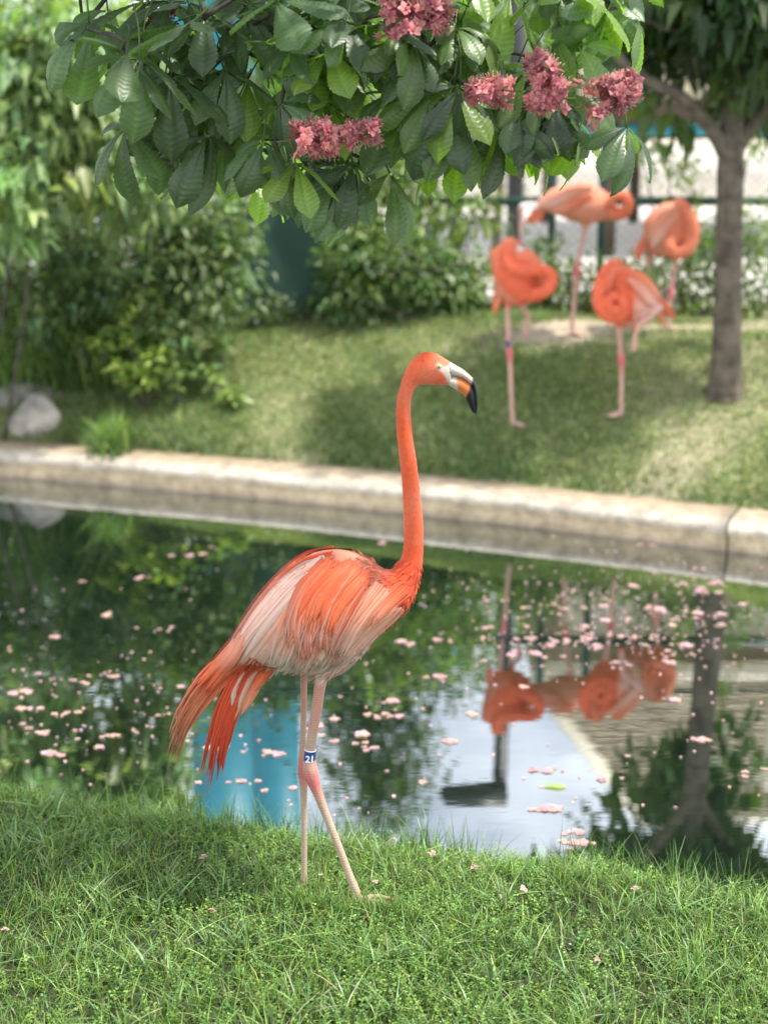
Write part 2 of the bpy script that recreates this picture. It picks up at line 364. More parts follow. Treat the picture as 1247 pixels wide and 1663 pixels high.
def blades(P, h, w, colr, lean=0.35, seg=3, dirbias=None):
    n = len(P); a = rng.uniform(0, 2 * math.pi, n); L_ = np.stack([np.cos(a), np.sin(a), 0 * a], -1)
    if dirbias is not None: L_ = unit(L_ + dirbias)
    la = np.abs(rng.normal(0, lean, n)) + 0.08
    b2 = a + rng.normal(0, .6, n) + math.pi / 2; S = np.stack([np.cos(b2), np.sin(b2), 0 * b2], -1)
    h = np.broadcast_to(h, (n,)); w = np.broadcast_to(w, (n,)); V = []
    for k in range(seg + 1):
        s = k / seg; hor = la * h * s ** 2 * 1.1; ver = h * (s - 0.28 * np.minimum(la, 1.4) * s * s)
        c = P + L_ * hor[:, None] + np.array([0, 0, 1.0]) * ver[:, None]
        ww = (w * (1 - s ** 1.8) * .5 + w * 0.03)[:, None]
        V += [c - S * ww, c + S * ww]
    V = np.stack(V, 1); m = 2 * (seg + 1)
    b = np.arange(n)[:, None] * m
    Fq = np.concatenate([b + [2 * k, 2 * k + 1, 2 * k + 3, 2 * k + 2] for k in range(seg)], 0)
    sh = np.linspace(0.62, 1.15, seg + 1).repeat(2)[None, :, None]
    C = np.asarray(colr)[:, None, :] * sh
    return V.reshape(-1, 3), Fq, C.reshape(-1, 3)

# ------------------------------------------------------------------ near grass
TUFTS = []
def near_pts(n, x0=-1.35, x1=1.35, y0=2.05, edge=0.0):
    X = rng.uniform(x0, x1, n); Y = rng.uniform(y0, 4.0, n); k = Y < bank_line(X) - edge
    X, Y = X[k], Y[k]; return np.stack([X, Y, near_z(X, Y) - 0.004], -1)
P = near_pts(80000)
dens = 0.55 + 0.5 * wob(P[:, 0], P[:, 1], 7, 5); P = P[rng.random(len(P)) < np.clip(dens + .35, .25, 1)]
tuft = wob(P[:, 0], P[:, 1], 9, 0); hgt = np.clip(0.050 + 0.016 * tuft, 0.028, .09) * rng.uniform(.55, 1.35, len(P))
cl = vary((0.140, 0.240, 0.056), len(P), 0.40, 0.18); dry = rng.random(len(P)) < 0.05; cl[dry] = vary((0.30, 0.30, 0.15), dry.sum(), .2, .05)
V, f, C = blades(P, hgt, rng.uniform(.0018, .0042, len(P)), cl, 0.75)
tag(obj('lawn_grass', make_mesh('lawn_grass', V, f, C), M['grass']), 'dense green grass blades on the near bank', 'grass', kind='stuff')
# a fuller tuft round the flamingo's feet
for fx_, fy_ in ((495, 1462), (520, 1470), (583, 1474), (612, 1472), (640, 1478)):
    q_ = on_Z(fx_, fy_ + 20, .15); P = q_ + rng.normal(0, .022, (150, 3)) * [1.5, .5, 0]; P[:, 2] = near_z(P[:, 0], P[:, 1])
    V, f, C = blades(P, rng.uniform(.035, .075, 150), rng.uniform(.002, .0042, 150), vary((0.15, .245, .062), 150, .35, .15), .45)
    TUFTS.append((V, f, C))
# broad longer blades and rushy tufts
tc_ = near_pts(190); P = np.repeat(tc_, 14, 0) + rng.normal(0, .012, (len(tc_) * 14, 3)) * [1, 1, 0]
P = P[P[:, 1] < bank_line(P[:, 0])]
P[:, 2] = near_z(P[:, 0], P[:, 1])
cl = vary((0.16, 0.27, 0.095), len(P), 0.40, 0.12); dry = rng.random(len(P)) < 0.07; cl[dry] = vary((0.42, 0.42, 0.27), dry.sum(), .2, .05)
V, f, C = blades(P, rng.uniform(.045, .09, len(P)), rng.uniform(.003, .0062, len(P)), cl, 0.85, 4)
TB = Build().add(V, f, C)
for tv_, tf_, tc2_ in TUFTS: TB.add(tv_, tf_, tc2_)
V, f, C = np.vstack(TB.V), np.vstack(TB.F[4]), np.vstack(TB.C)
tag(obj('grass_tufts', make_mesh('grass_tufts', V, f, C), M['grass']), 'longer broad grass tufts standing out of the near lawn', 'grass', kind='stuff')
# fine upright blades along the water's edge
X = rng.uniform(-1.3, 1.3, 2300); P = np.stack([X, bank_line(X) - np.abs(rng.normal(0, .05, len(X))), 0 * X], -1); P[:, 2] = near_z(P[:, 0], P[:, 1])
P = P[(wob(P[:, 0], P[:, 1], 6, 3) > -0.35)]
V, f, C = blades(P, rng.uniform(.05, .15, len(P)), rng.uniform(.002, .004, len(P)), vary((0.10, 0.19, 0.045), len(P), .3, .15), 0.35, 4)
tag(obj('edge_grass', make_mesh('edge_grass', V, f, C), M['grass']), 'thin upright grass blades fringing the near waterline', 'grass', kind='stuff')
# small-leaved creeping weed between the blades
S = near_pts(15000); S = S[np.clip(0.4 + 0.8 * wob(S[:, 0], S[:, 1], 4.5, 2) + 0.35 * (S[:, 0] > -.1), 0.12, 1) > rng.random(len(S))]
nl = 12; k = len(S); hs = rng.uniform(.025, .06, k)
tt = (np.arange(nl) / nl)[None, :, None]; lean = rng.normal(0, .35, (k, 1, 3)) * [1, 1, 0]
P = (S[:, None] + (lean * tt + np.array([0, 0, 1.0]) * tt) * hs[:, None, None]).reshape(-1, 3)
ang = (np.arange(nl) * 2.4)[None] + rng.uniform(0, 6, (k, 1)); D = np.stack([np.cos(ang), np.sin(ang), 0.35 + 0 * ang], -1).reshape(-1, 3)
ls = (rng.uniform(.007, .012, (k, 1)) * np.linspace(1.1, .7, nl)[None]).ravel()
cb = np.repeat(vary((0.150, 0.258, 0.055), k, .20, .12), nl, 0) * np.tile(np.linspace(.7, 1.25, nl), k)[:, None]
V, f, C = leaves(P, D, ls, ls * .62, cb, .2, .1)
tag(obj('creeping_weed', make_mesh('creeping_weed', V, f, C), M['grass']), 'yellow green small leaved creeping weed in the near lawn', 'weed', kind='stuff')
# coarser grass outside the photograph's frame, so the bank goes on to the sides
P = near_pts(30000, -4.5, 4.5, 0.6); P = P[(np.abs(P[:, 0]) > 1.3) | (P[:, 1] < 2.1)]
V, f, C = blades(P, rng.uniform(.04, .09, len(P)), rng.uniform(.004, .008, len(P)), vary((0.09, 0.17, .035), len(P), .3, .15), .7, 2)
tag(obj('outer_grass', make_mesh('outer_grass', V, f, C), M['grass']), 'green bank grass running on along the pond', 'grass', kind='stuff')

# ------------------------------------------------------------------ far lawn grass
n = 125000
X = rng.uniform(-2.9, 3.3, n); Y = cop_line(X) + COPW + rng.uniform(0.0, 2.3, n)
bare = np.exp(-(((X - 0.95) / 0.42) ** 2 + ((Y - 8.45) / 0.16) ** 2)) * 1.3 + np.exp(-(((X - 2.0) / 0.75) ** 2 + ((Y - 8.5) / 0.22) ** 2)) * 1.2
bare += 0.75 * np.clip(wob(X, Y, 2.6, 3) - 0.15, 0, 1) * np.clip((X + 0.9) / 0.8, 0, 1)
pat = wob(X, Y, 3.4, 4)
keep = rng.random(n) < np.clip(1.0 - bare * 0.95 + 0.15 * pat, 0.03, 1)
X, Y, pat, dd = X[keep], Y[keep], pat[keep], (Y - cop_line(X) - COPW)[keep]
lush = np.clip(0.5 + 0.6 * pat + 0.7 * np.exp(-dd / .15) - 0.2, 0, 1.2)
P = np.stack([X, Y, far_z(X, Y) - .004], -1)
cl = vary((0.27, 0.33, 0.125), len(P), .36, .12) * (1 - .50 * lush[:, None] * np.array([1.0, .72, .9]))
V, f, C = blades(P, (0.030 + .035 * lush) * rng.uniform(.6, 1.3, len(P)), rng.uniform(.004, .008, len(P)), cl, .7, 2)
tag(obj('far_grass', make_mesh('far_grass', V, f, C), M['grass']), 'mown patchy grass on the slope behind the pond', 'grass', kind='stuff')

# ------------------------------------------------------------------ flamingos
def loft(pairs, Y0, n=20, res=60):
    """pairs: (topx,topy,botx,boty,halfwidth_m[,dy]) -> closed skin of ellipses"""
    A = np.array([tuple(p) + (0,) * (6 - len(p)) for p in pairs], float); A = curve(A, res)
    T = on_Y(A[:, 0], A[:, 1], Y0); B = on_Y(A[:, 2], A[:, 3], Y0)
    c = (T + B) / 2; h = (T - B) / 2; w = A[:, 4]
    c[:, 1] += A[:, 5]
    th = np.arange(n) * 2 * math.pi / n
    V = c[:, None] + h[:, None] * np.cos(th)[None, :, None] + np.array([0, 1.0, 0]) * (w[:, None] * np.sin(th)[None])[..., None]
    m = len(A); Vf = V.reshape(-1, 3); i = np.arange(m - 1)[:, None] * n; j = np.arange(n)[None]; j2 = (j + 1) % n
    Fq = np.stack([i + j, i + j2, i + n + j2, i + n + j], -1).reshape(-1, 4)
    c0 = len(Vf); Vf = np.vstack([Vf, c[0], c[-1]]); a = np.arange(n); b = (a + 1) % n
    tri = np.vstack([np.stack([b, a, np.full(n, c0)], -1), np.stack([(m - 1) * n + a, (m - 1) * n + b, np.full(n, c0 + 1)], -1)])
    return Vf, [Fq, tri], (c, h, w)
def px_tube(B, pts, Y0, n=10, res=40, ref=831):
    """pts: (px,py,dy,r_px) tube in the bird's plane"""
    A = curve(pts, res); P = on_Y(A[:, 0], A[:, 1], Y0 + A[:, 2]); r = A[:, 3] / ppm(Y0, A[:, 1].mean())
    return B.tube(P, np.maximum(r, .001), n)
def remesh(B, name, voxel, smooth=4, fac=0.5):
    me = B.mesh(name + '_raw'); o = bpy.data.objects.new(name + '_raw', me); col.objects.link(o)
    r = o.modifiers.new('r', 'REMESH'); r.mode = 'VOXEL'; r.voxel_size = voxel; r.adaptivity = 0
    s = o.modifiers.new('s', 'SMOOTH'); s.iterations = smooth; s.factor = fac
    dg = bpy.context.evaluated_depsgraph_get(); dg.update()
    out_ = bpy.data.meshes.new_from_object(o.evaluated_get(dg)); out_.name = name
    bpy.data.objects.remove(o); bpy.data.meshes.remove(me)
    out_.polygons.foreach_set('use_smooth', np.ones(len(out_.polygons), bool)); return out_
def get_co(me):
    a = np.empty(len(me.vertices) * 3, np.float32); me.vertices.foreach_get('co', a); return a.reshape(-1, 3)
def get_no(me):
    a = np.empty(len(me.vertices) * 3, np.float32); me.vertices.foreach_get('normal', a); return a.reshape(-1, 3)
def set_col(me, C):
    C = np.hstack([C, np.ones((len(C), 1))]).astype(np.float32)
    at = me.color_attributes.new('Col', 'FLOAT_COLOR', 'POINT'); at.data.foreach_set('color', C.ravel())
def mix(a, b, t): t = np.clip(np.asarray(t, float), 0, 1)[..., None]; return np.asarray(a) * (1 - t) + np.asarray(b) * t
def in_poly(x, y, poly):
    r = np.zeros(len(x), bool); j = len(poly) - 1
    for i in range(len(poly)):
        xi, yi = poly[i]; xj_, yj = poly[j]
        c = ((yi > y) != (yj > y)) & (x < (xj_ - xi) * (y - yi) / (yj - yi + 1e-12) + xi); r ^= c; j = i
    return r
def sstep(a, b, x): t = np.clip((x - a) / (b - a), 0, 1); return t * t * (3 - 2 * t)

ORANGE = np.array((0.66, 0.105, 0.036)); DEEP = np.array((0.56, 0.062, 0.026)); PALE = np.array((0.60, 0.355, 0.285)); CREAM = np.array((0.57, 0.395, 0.325))
SALM = np.array((0.64, 0.235, 0.145)); TAN = np.array((0.52, 0.34, 0.24)); PINKLEG = np.array((0.62, 0.24, 0.20)); BLACK = np.array((0.012, 0.012, 0.013))

def feather(name, pts, wpx, c0, c1, depth, off, Y0, side=-1, seg=9, tipw=0.12, rw=0.45, raw=False):
    """one feather: pts px polyline root..tip, laid on the body by depth(px,py)"""
    A = curve(np.array(pts, float), seg + 1); T = np.gradient(A, axis=0); T = unit(T); Nn = np.stack([-T[:, 1], T[:, 0]], -1)
    s = np.linspace(0, 1, seg + 1); w = wpx * (rw + (1 - rw) * sstep(0, .35, s)) * np.where(s > .62, np.maximum(1 - ((s - .62) / .38) ** 2, 0) * (1 - tipw) + tipw * (1 - s * .6), 1)
    V = []; C = []; UV = []
    cc = mix(c0, c1, sstep(0.15, .95, s))
    for k, u_ in enumerate((-1, -0.45, 0.0, 0.45, 1)):
        q = A + Nn * (w * u_ * .5)[:, None]
        dep = depth(q[:, 0], q[:, 1]) + off + 0.0032 * (1 - abs(u_) ** 1.5) + (0.0007 if k == 2 else 0)
        P = on_Y(q[:, 0], q[:, 1], Y0); P[:, 1] = Y0 + side * dep
        V.append(P); C.append(cc * (1.0 - 0.10 * abs(u_) + (0.10 if k == 2 else 0))); UV.append(np.stack([np.full(seg + 1, u_ * .5 + .5) - 0.12 * s * np.sign(u_), s], -1))
    n = seg + 1; i = (np.arange(4)[:, None] * n + np.arange(seg)[None]).ravel(); f = np.stack([i, i + 1, i + n + 1, i + n], -1)
    A_ = (np.vstack(V), f, np.clip(np.vstack(C), 0.003, .95), np.vstack(UV))
    return A_ if raw else make_mesh(name, *A_)

# ---- the banded flamingo on the near grass
Y0 = 3.02
def c2(x, y): return 600 + x / 5.668, 540 + y / 5.668          # head close-up to photo pixels
def hp(a, b, w, dy=0): return (*c2(*a), *c2(*b), w, dy)
head = [hp((742, 268), (748, 492), .0135), hp((710, 250), (728, 488), .0165), hp((650, 213), (700, 484), .0195), hp((590, 184), (640, 482), .0220), hp((520, 176), (580, 481), .0225), hp((450, 201), (525, 478), .0215),
        hp((385, 262), (470, 481), .0205), hp((325, 365), (432, 497), .0185), hp((285, 480), (404, 540), .0175), hp((254, 600), (386, 600), .0172), hp((245, 700), (379, 700), .017), hp((246, 840), (385, 830), .017), hp((256, 1000), (401, 980), .0172), hp((278, 1200), (432, 1180), .0178), hp((300, 1400), (455, 1380), .0185)]
body = head + [(655, 850, 687, 845, .021), (655, 890, 687.5, 885, .0225), (648, 913, 686, 912, .026), (636, 926, 682, 942, .034), (620, 925, 668, 978, .048), (600, 911, 641, 1008, .066), (572, 898, 610, 1034, .086), (540, 894, 578, 1068, .098),
               (505, 901, 540, 1088, .102), (466, 927, 500, 1090, .096), (432, 962, 462, 1084, .082), (402, 1005, 434, 1079, .062), (378, 1044, 412, 1076, .042), (360, 1068, 390, 1083, .022), (350, 1080, 375, 1088, .008)]
V, fs, (lc, lh, lw) = loft(body, Y0, 24, 170)
B = Build().add(V, fs)
GZ = float(on_Y(583, 1462, Y0)[2])                             # ground level under the bird
LEG_A = [(497, 1062, .035, 12), (494, 1098, .035, 6.2), (493.5, 1150, .034, 5.4), (492, 1205, .033, 5.3), (491, 1235, .032, 7.2), (492, 1252, .032, 9.0), (493, 1270, .032, 7.4), (493.5, 1300, .032, 5.6), (494, 1370, .033, 5.2), (494, 1425, .033, 5.3), (494, 1446, .033, 6.5), (495, 1456, .033, 5)]
LEG_B = [(536, 1045, -.03, 30), (529, 1078, -.03, 22), (525, 1096, -.03, 12.5), (520, 1112, -.03, 9.5), (513, 1160, -.030, 8.6), (506, 1200, -.030, 8.2), (503, 1228, -.03, 9.0), (504, 1250, -.03, 12.6), (508, 1266, -.03, 11.5), (516, 1288, -.03, 8.3), (530, 1325, -.03, 6.8), (548, 1370, -.031, 6.5), (566, 1418, -.032, 6.6), (577, 1446, -.033, 7.6), (582, 1462, -.034, 6.5)]
LA = curve(LEG_A, 60); LB = curve(LEG_B, 60)
px_tube(B, LEG_A, Y0, 12, 60); px_tube(B, LEG_B, Y0, 12, 60)
def foot(B, base, yaw, s=1.0):                                 # three front toes with webs and a short hind toe
    base = np.asarray(base, float); tips = []
    for a, l in ((-.55, .085), (0, .098), (.55, .085)):
        dv = np.array([math.cos(yaw + a), math.sin(yaw + a), 0]); tip = base + dv * l * s - [0, 0, base[2] - foot_z]
        B.tube(curve([base, (base * .6 + tip * .4) * [1, 1, 0] + [0, 0, foot_z + .012 * s], tip], 8), np.array([7, 6.5, 6, 5.6, 5, 4.6, 4, 2.2]) * .001 * s, 8); tips.append(tip)
    for a, b in ((0, 1), (1, 2)):
        top = np.array([base * [1, 1, 0] + [0, 0, foot_z + .008 * s], base * .25 * [1, 1, 0] + tips[a] * .75 * [1, 1, 0] + [0, 0, foot_z + .004 * s], base * .38 * [1, 1, 0] + (tips[a] + tips[b]) * .31 * [1, 1, 0] + [0, 0, foot_z + .004 * s], base * .25 * [1, 1, 0] + tips[b] * .75 * [1, 1, 0] + [0, 0, foot_z + .004 * s]])
        bot = top - [0, 0, .007 * s]
        B.add(np.vstack([top, bot]), np.array([(0, 1, 2, 3), (7, 6, 5, 4), (0, 4, 5, 1), (1, 5, 6, 2), (2, 6, 7, 3), (3, 7, 4, 0)]))
    dv = np.array([math.cos(yaw + math.pi), math.sin(yaw + math.pi), 0]); B.tube([base, base + dv * .025 * s - [0, 0, (base[2] - foot_z) * .8]], [.006 * s, .003 * s], 6)
fa = on_Y(495, 1456, Y0 + .033); fb = on_Y(582, 1462, Y0 - .034)
foot_z = fa[2] - .006; foot(B, fa, -0.15); foot_z = fb[2] - .006; foot(B, fb, -0.35)
me = remesh(B, 'body', 0.0024, 3)
co = get_co(me); no = get_no(me); qx, qy = to_px(co[:, 0], np.full(len(co), Y0), co[:, 2])
cx, cy = (qx - 600) * 5.668, (qy - 540) * 5.668
C = np.tile(ORANGE, (len(co), 1))
mot = wob(co[:, 0] * 60, co[:, 2] * 60 + co[:, 1] * 40, 1.4, 2)
C = mix(C, SALM, np.clip(.30 + .45 * wob(co[:, 0] * 30, co[:, 2] * 22 + co[:, 1] * 30, 1.2, 1), 0, .75) * (qy < 880))
C = mix(C, DEEP, .45 * sstep(820, 900, qy) * (qx > 600))
isbody = (qx < 660) & (qy > 885)
C = mix(C, SALM, isbody * sstep(650, 585, qx + (qy - 930) * .35))
C = mix(C, CREAM, isbody * sstep(1000, 1065, qy) * sstep(400, 470, qx) * .9)
C = mix(C, DEEP, isbody * sstep(440, 405, qx) * sstep(1030, 1060, qy))
# legs
legs = (qy > 1093) & (qx > 478)
lt = .74 * mix(PINKLEG, (0.48, 0.35, 0.27), sstep(1150, 1200, qy)); lt = mix(lt, (0.50, 0.33, 0.24), np.full(len(co), .4))
hock = np.exp(-((qy - 1258) / 22.) ** 2); lt = mix(lt, (0.55, 0.13, 0.14), hock * .85)
lt = mix(lt, (0.44, 0.33, 0.24), sstep(1285, 1330, qy)); lt = lt * (1 + .16 * np.sin(qy * 1.55 + np.sin(qx) * .6)[:, None])
lt = mix(lt, (0.50, 0.27, 0.22), sstep(1425, 1450, qy) * .8)
C = mix(C, lt, legs.astype(float)); C = mix(C, CREAM, (np.exp(-((qy - 1093) / 9.) ** 2) * (qx > 500) * (qx < 545)))
# pale skin of the face
face = in_poly(cx, cy, [(604, 288), (625, 268), (655, 278), (690, 305), (720, 292), (745, 278), (800, 290), (800, 560), (745, 495), (712, 440), (690, 385), (655, 338), (618, 324)])
FP = [(604, 288), (625, 266), (655, 276), (690, 303), (720, 292), (745, 278), (800, 290), (800, 560), (745, 495), (712, 440), (690, 385), (655, 340), (618, 328)]
fw = np.mean([in_poly(cx + a_, cy + b_, FP) for a_ in (-9, -3, 3, 9) for b_ in (-9, -3, 3, 9)], axis=0)
C = mix(C, np.array((0.50, 0.43, 0.37)) * (1 + .10 * mot[:, None]), fw)
bodyC = np.clip(C, .003, .95); set_col(me, bodyC)
fl = thing('flamingo', 'tall coral flamingo with a blue numbered leg band walking on the near grass', 'flamingo', (float(fb[0]), Y0, float(foot_z)))
def kid(name, me, mt, parent, rel=True):
    o_ = obj(name, me, mt, parent)
    if rel:
        r = parent
        off = Vector((0, 0, 0))
        while r is not None: off += Vector(r.location); r = r.parent
        o_.location = -off
    return o_
fbody = kid('body', me, M['plumage'], fl); FB_me = me
# beak
def beak(name, pairs, colf, parent):
    V, f, _ = loft([hp(a, b, w) for a, b, w in pairs], Y0, 16, 40)
    x, y = to_px(V[:, 0], np.full(len(V), Y0), V[:, 2]); Bm = make_mesh(name, V, f, colf((x - 600) * 5.668, (y - 540) * 5.668)); return kid(name, Bm, M['skin'], parent)
def cu(x, y):
    c = mix((0.52, 0.44, 0.38), (0.56, 0.40, 0.34), sstep(800, 900, x)); return mix(c, BLACK, sstep(930, 950, x + (y - 440) * .25))
def cl_(x, y):
    c = mix((0.50, 0.42, 0.36), (0.55, 0.16, 0.040), sstep(796, 812, x + (470 - y) * .1)); return mix(c, BLACK, sstep(905, 925, x + (y - 520) * .42))
beak('upper_beak', [((735, 268), (735, 400), .0135), ((775, 290), (770, 398), .0130), ((850, 334), (835, 412), .0112), ((920, 390), (890, 440), .0095), ((965, 440), (926, 475), .0085), ((987, 500), (948, 515), .0078), ((997, 580), (958, 585), .0068), ((999, 655), (963, 655), .0056), ((992, 715), (966, 712), .004), ((982, 746), (968, 742), .0022)], cu, fl)
beak('lower_beak', [((735, 402), (728, 488), .0125), ((770, 403), (770, 508), .0128), ((832, 418), (820, 538), .0120), ((886, 447), (858, 566), .0105), ((930, 478), (878, 598), .0092), ((960, 522), (897, 638), .0082), ((974, 590), (912, 672), .0069), ((978, 655), (930, 708), .0054), ((978, 712), (950, 736), .0037), ((968, 740), (960, 743), .002)], cl_, fl)
# eyes
ec = on_Y(*c2(634, 300), Y0)
for s_ in (-1, 1):
    V = []; C = []; n = 20; Rr = .0052
    for i in range(9):
        th = i / 8 * math.pi / 2
        for j in range(n):
            a = j * 2 * math.pi / n; V.append((Rr * math.sin(th) * math.cos(a), s_ * Rr * math.cos(th) * .8, Rr * math.sin(th) * math.sin(a)))
            C.append((.01, .01, .01) if th < .36 else ((.50, .42, .17) if th < .80 else ((.10, .07, .05) if th < .98 else ((.46, .38, .22) if th < 1.2 else (.45, .28, .22)))))
    i = (np.arange(8)[:, None] * n + np.arange(n)[None]).ravel(); j = (np.arange(8)[:, None] * n + (np.arange(n)[None] + 1) % n).ravel()
    em = make_mesh('eye', np.array(V) + [ec[0], Y0 + s_ * .0200, ec[2]], np.stack([i, j, j + n, i + n], -1), C); kid('eye', em, M['skin'], fl)
for s_ in (-1, 1):
    nm_ = on_Y(*c2(735, 355), Y0); nb_ = on_Y(*c2(752, 362), Y0); kid('nostril', Build().tube([nm_ + [0, s_ * .0134, 0], nb_ + [0, s_ * .0136, 0]], [.0012, .0006], 6, (.06, .05, .045)).mesh('nostril'), M['skin'], fl)
# leg band with its number
bt = on_Y(504.3, 1218, Y0 - .03); bb_ = on_Y(502.0, 1242, Y0 - .03); ax = unit((bt - bb_)[None])[0]; R0 = .0128
m_blue = plain('blue_band_plastic', (0.010, 0.035, 0.17), (0.014, 0.045, 0.21), 60, .35, .05, .0005)
m_white = plain('white_band_plastic', (0.75, 0.75, 0.76), None, 60, .4, 0)
band = kid('leg_band', Build().tube([bb_, bb_ + (bt - bb_) * .06, bb_ + (bt - bb_) * .94, bt], [R0 * .94, R0, R0, R0 * .94], 28).mesh('leg_band'), m_blue, fl); tag(band, 'blue plastic band with white number 21')
kid('band_rim', Build().tube([bt - ax * .0006, bt + ax * .0010, bt + ax * .0016], [R0 * 1.0, R0 * 1.0, R0 * .9], 28).mesh('band_rim'), m_white, band)
tcu = bpy.data.curves.new('digits', 'FONT'); tcu.body = '21'; tcu.size = .0215; tcu.align_x = 'CENTER'; tcu.align_y = 'CENTER'; tcu.offset = .0007; tcu.extrude = .0004; tcu.space_character = .92
to = bpy.data.objects.new('digits', tcu); col.objects.link(to); dg = bpy.context.evaluated_depsgraph_get(); dg.update()
tm = bpy.data.meshes.new_from_object(to.evaluated_get(dg)); bpy.data.objects.remove(to)
tm.name = 'number'; bmm = bmesh.new(); bmm.from_mesh(tm); bmesh.ops.triangulate(bmm, faces=bmm.faces[:]); bmesh.ops.subdivide_edges(bmm, edges=[e for e in bmm.edges if e.calc_length() > .003], cuts=2); bmm.to_mesh(tm); bmm.free()
tv = get_co(tm); mid = (bt + bb_) / 2; ang = tv[:, 0] / R0 + 0.06
tv2 = mid + ax * tv[:, 1:2] + np.stack([np.sin(ang), -np.cos(ang), 0 * ang], -1) * (R0 + .0003 + tv[:, 2:3])
tm.vertices.foreach_set('co', tv2.astype(np.float32).ravel()); tm.update(); kid('number', tm, m_white, band)

# depth lookup for feathers
sel = np.arange(95, 170); uu = np.linspace(-1, 1, 31)
SP = []
for k in sel:
    for u_ in uu:
        q = lc[k] + lh[k] * u_; SP.append((*to_px(q[0], Y0, q[2]), lw[k] * math.sqrt(max(0, 1 - u_ * u_))))
SP = np.array(SP, float)
def depth(x, y):
    d2 = (SP[None, :, 0] - np.asarray(x)[:, None]) ** 2 + (SP[None, :, 1] - np.asarray(y)[:, None]) ** 2
    ix = np.argpartition(d2, 10, axis=1)[:, :10]; w = 1 / (np.take_along_axis(d2, ix, 1) + 9)
    return (SP[ix, 2] * w).sum(1) / w.sum(1) * np.exp(-np.sqrt(d2.min(1)) / 140)
def jit(p, s):
    ox, oy = random.gauss(0, s), random.gauss(0, s); n_ = len(p) - 1; return [(a + ox * (.55 + .9 * i_ / n_) + random.gauss(0, s * .12), b + oy * (.55 + .9 * i_ / n_) + random.gauss(0, s * .12)) for i_, (a, b) in enumerate(p)]
def lerp2(P, Q, t): return [(a[0] + (b[0] - a[0]) * t, a[1] + (b[1] - a[1]) * t) for a, b in zip(P, Q)]
FEA = []
def fan(g, n, w, c0, c1, off, js=3, cj=.12, lenj=0.10, tipw=.1, rw=.45):
    """g = list of guide polylines (same length); n feathers spread across them"""
    for k in range(n):
        t = (k + random.uniform(-.35, .35)) / max(1, n - 1) * (len(g) - 1); t = min(max(t, 0), len(g) - 1.0001); i = int(t)
        p = lerp2(g[i], g[i + 1], t - i); p = jit(p, js); e = 1 + random.gauss(0, lenj)
        p = p[:-1] + [(p[-2][0] + (p[-1][0] - p[-2][0]) * e, p[-2][1] + (p[-1][1] - p[-2][1]) * e)]
        g_ = np.random.default_rng(int(k * 7 + n + w * 13)).normal(0, 1, 2); kc = np.exp(g_[0] * cj * np.array([.45, 1, 1.1]) + g_[1] * cj * .55)
        FEA.append((p, w * random.uniform(.8, 1.2), np.clip(c0 * kc, 0, .92), np.clip(c1 * kc, 0, .92), off + random.uniform(0, .0032), tipw, rw))
random.seed(5)
RUST = np.array((.62, .13, .055)); 
# tail plumes: far drooping bunch, then the near red bunch
fan([[(415, 1030), (375, 1062), (335, 1095), (300, 1150), (276, 1230)], [(418, 1045), (380, 1078), (342, 1110), (308, 1160), (287, 1205)], [(420, 1060), (385, 1085), (356, 1105), (328, 1135), (306, 1158)]], 46, 4.6, ORANGE, np.array((.46, .17, .085)), .004, 5.5, .2, .22, .02)
fan([[(415, 1055), (385, 1100), (362, 1150), (350, 1205), (343, 1262)], [(425, 1062), (400, 1105), (378, 1150), (362, 1200), (352, 1245)], [(438, 1068), (415, 1105), (395, 1130), (378, 1160), (366, 1195)]], 44, 4.6, ORANGE * [.98, .85, .85], DEEP, .008, 5.0, .2, .22, .02)
fan([[(440, 1068), (425, 1090), (410, 1115), (398, 1140), (386, 1163)], [(452, 1070), (440, 1085), (428, 1097), (415, 1112), (402, 1128)]], 7, 13, ORANGE, SALM, .010, 2, .15, .1, .1)
fan([[(430, 1075), (412, 1095), (400, 1120), (392, 1140), (388, 1158)], [(400, 1080), (390, 1100), (384, 1115), (382, 1130), (380, 1142)]], 3, 9, PALE, CREAM, .0125, 2)
# belly and flank down
fan([[(560, 1010), (540, 1040), (520, 1065), (500, 1082), (478, 1092)], [(590, 1020), (575, 1045), (555, 1068), (535, 1086), (515, 1098)], [(615, 1015), (600, 1038), (582, 1058), (562, 1076), (545, 1090)]], 24, 13, CREAM * [.95, .92, .92], CREAM * [.86, .80, .78], .002, 3.5, .1)
# pale skirt (long tertials)
fan([[(480, 935), (445, 985), (420, 1020), (404, 1048), (392, 1066)], [(492, 945), (462, 995), (440, 1030), (424, 1058), (416, 1078)], [(505, 950), (480, 1000), (458, 1038), (444, 1066), (432, 1090)], [(520, 960), (498, 1005), (478, 1042), (464, 1066), (456, 1086)], [(540, 970), (520, 1012), (504, 1044), (490, 1064), (480, 1082)], [(560, 975), (543, 1012), (528, 1040), (514, 1058), (503, 1070)]], 46, 15, SALM * [1, 1.3, 1.4], CREAM, .006, 3.5, .15, .12, .22)
# long pale and orange feathers down the back
fan([[(525, 897), (475, 922), (432, 965), (398, 1012), (366, 1062)], [(522, 903), (478, 932), (438, 975), (405, 1020), (376, 1066)], [(520, 910), (482, 942), (444, 986), (414, 1030), (388, 1072)]], 22, 10, PALE * [1, 1.0, 1.02], PALE, .009, 3.2, .24, .10, .1)
fan([[(540, 894), (490, 906), (445, 945), (412, 985), (382, 1030)], [(545, 896), (498, 912), (456, 948), (424, 990), (398, 1030)]], 4, 7, ORANGE, SALM, .0075, 3.0, .12)
fan([[(392, 1020), (378, 1045), (362, 1066), (345, 1086), (322, 1112)], [(405, 1025), (392, 1050), (378, 1072), (360, 1095), (340, 1125)]], 8, 12, SALM, ORANGE, .0115, 2.5, .15)
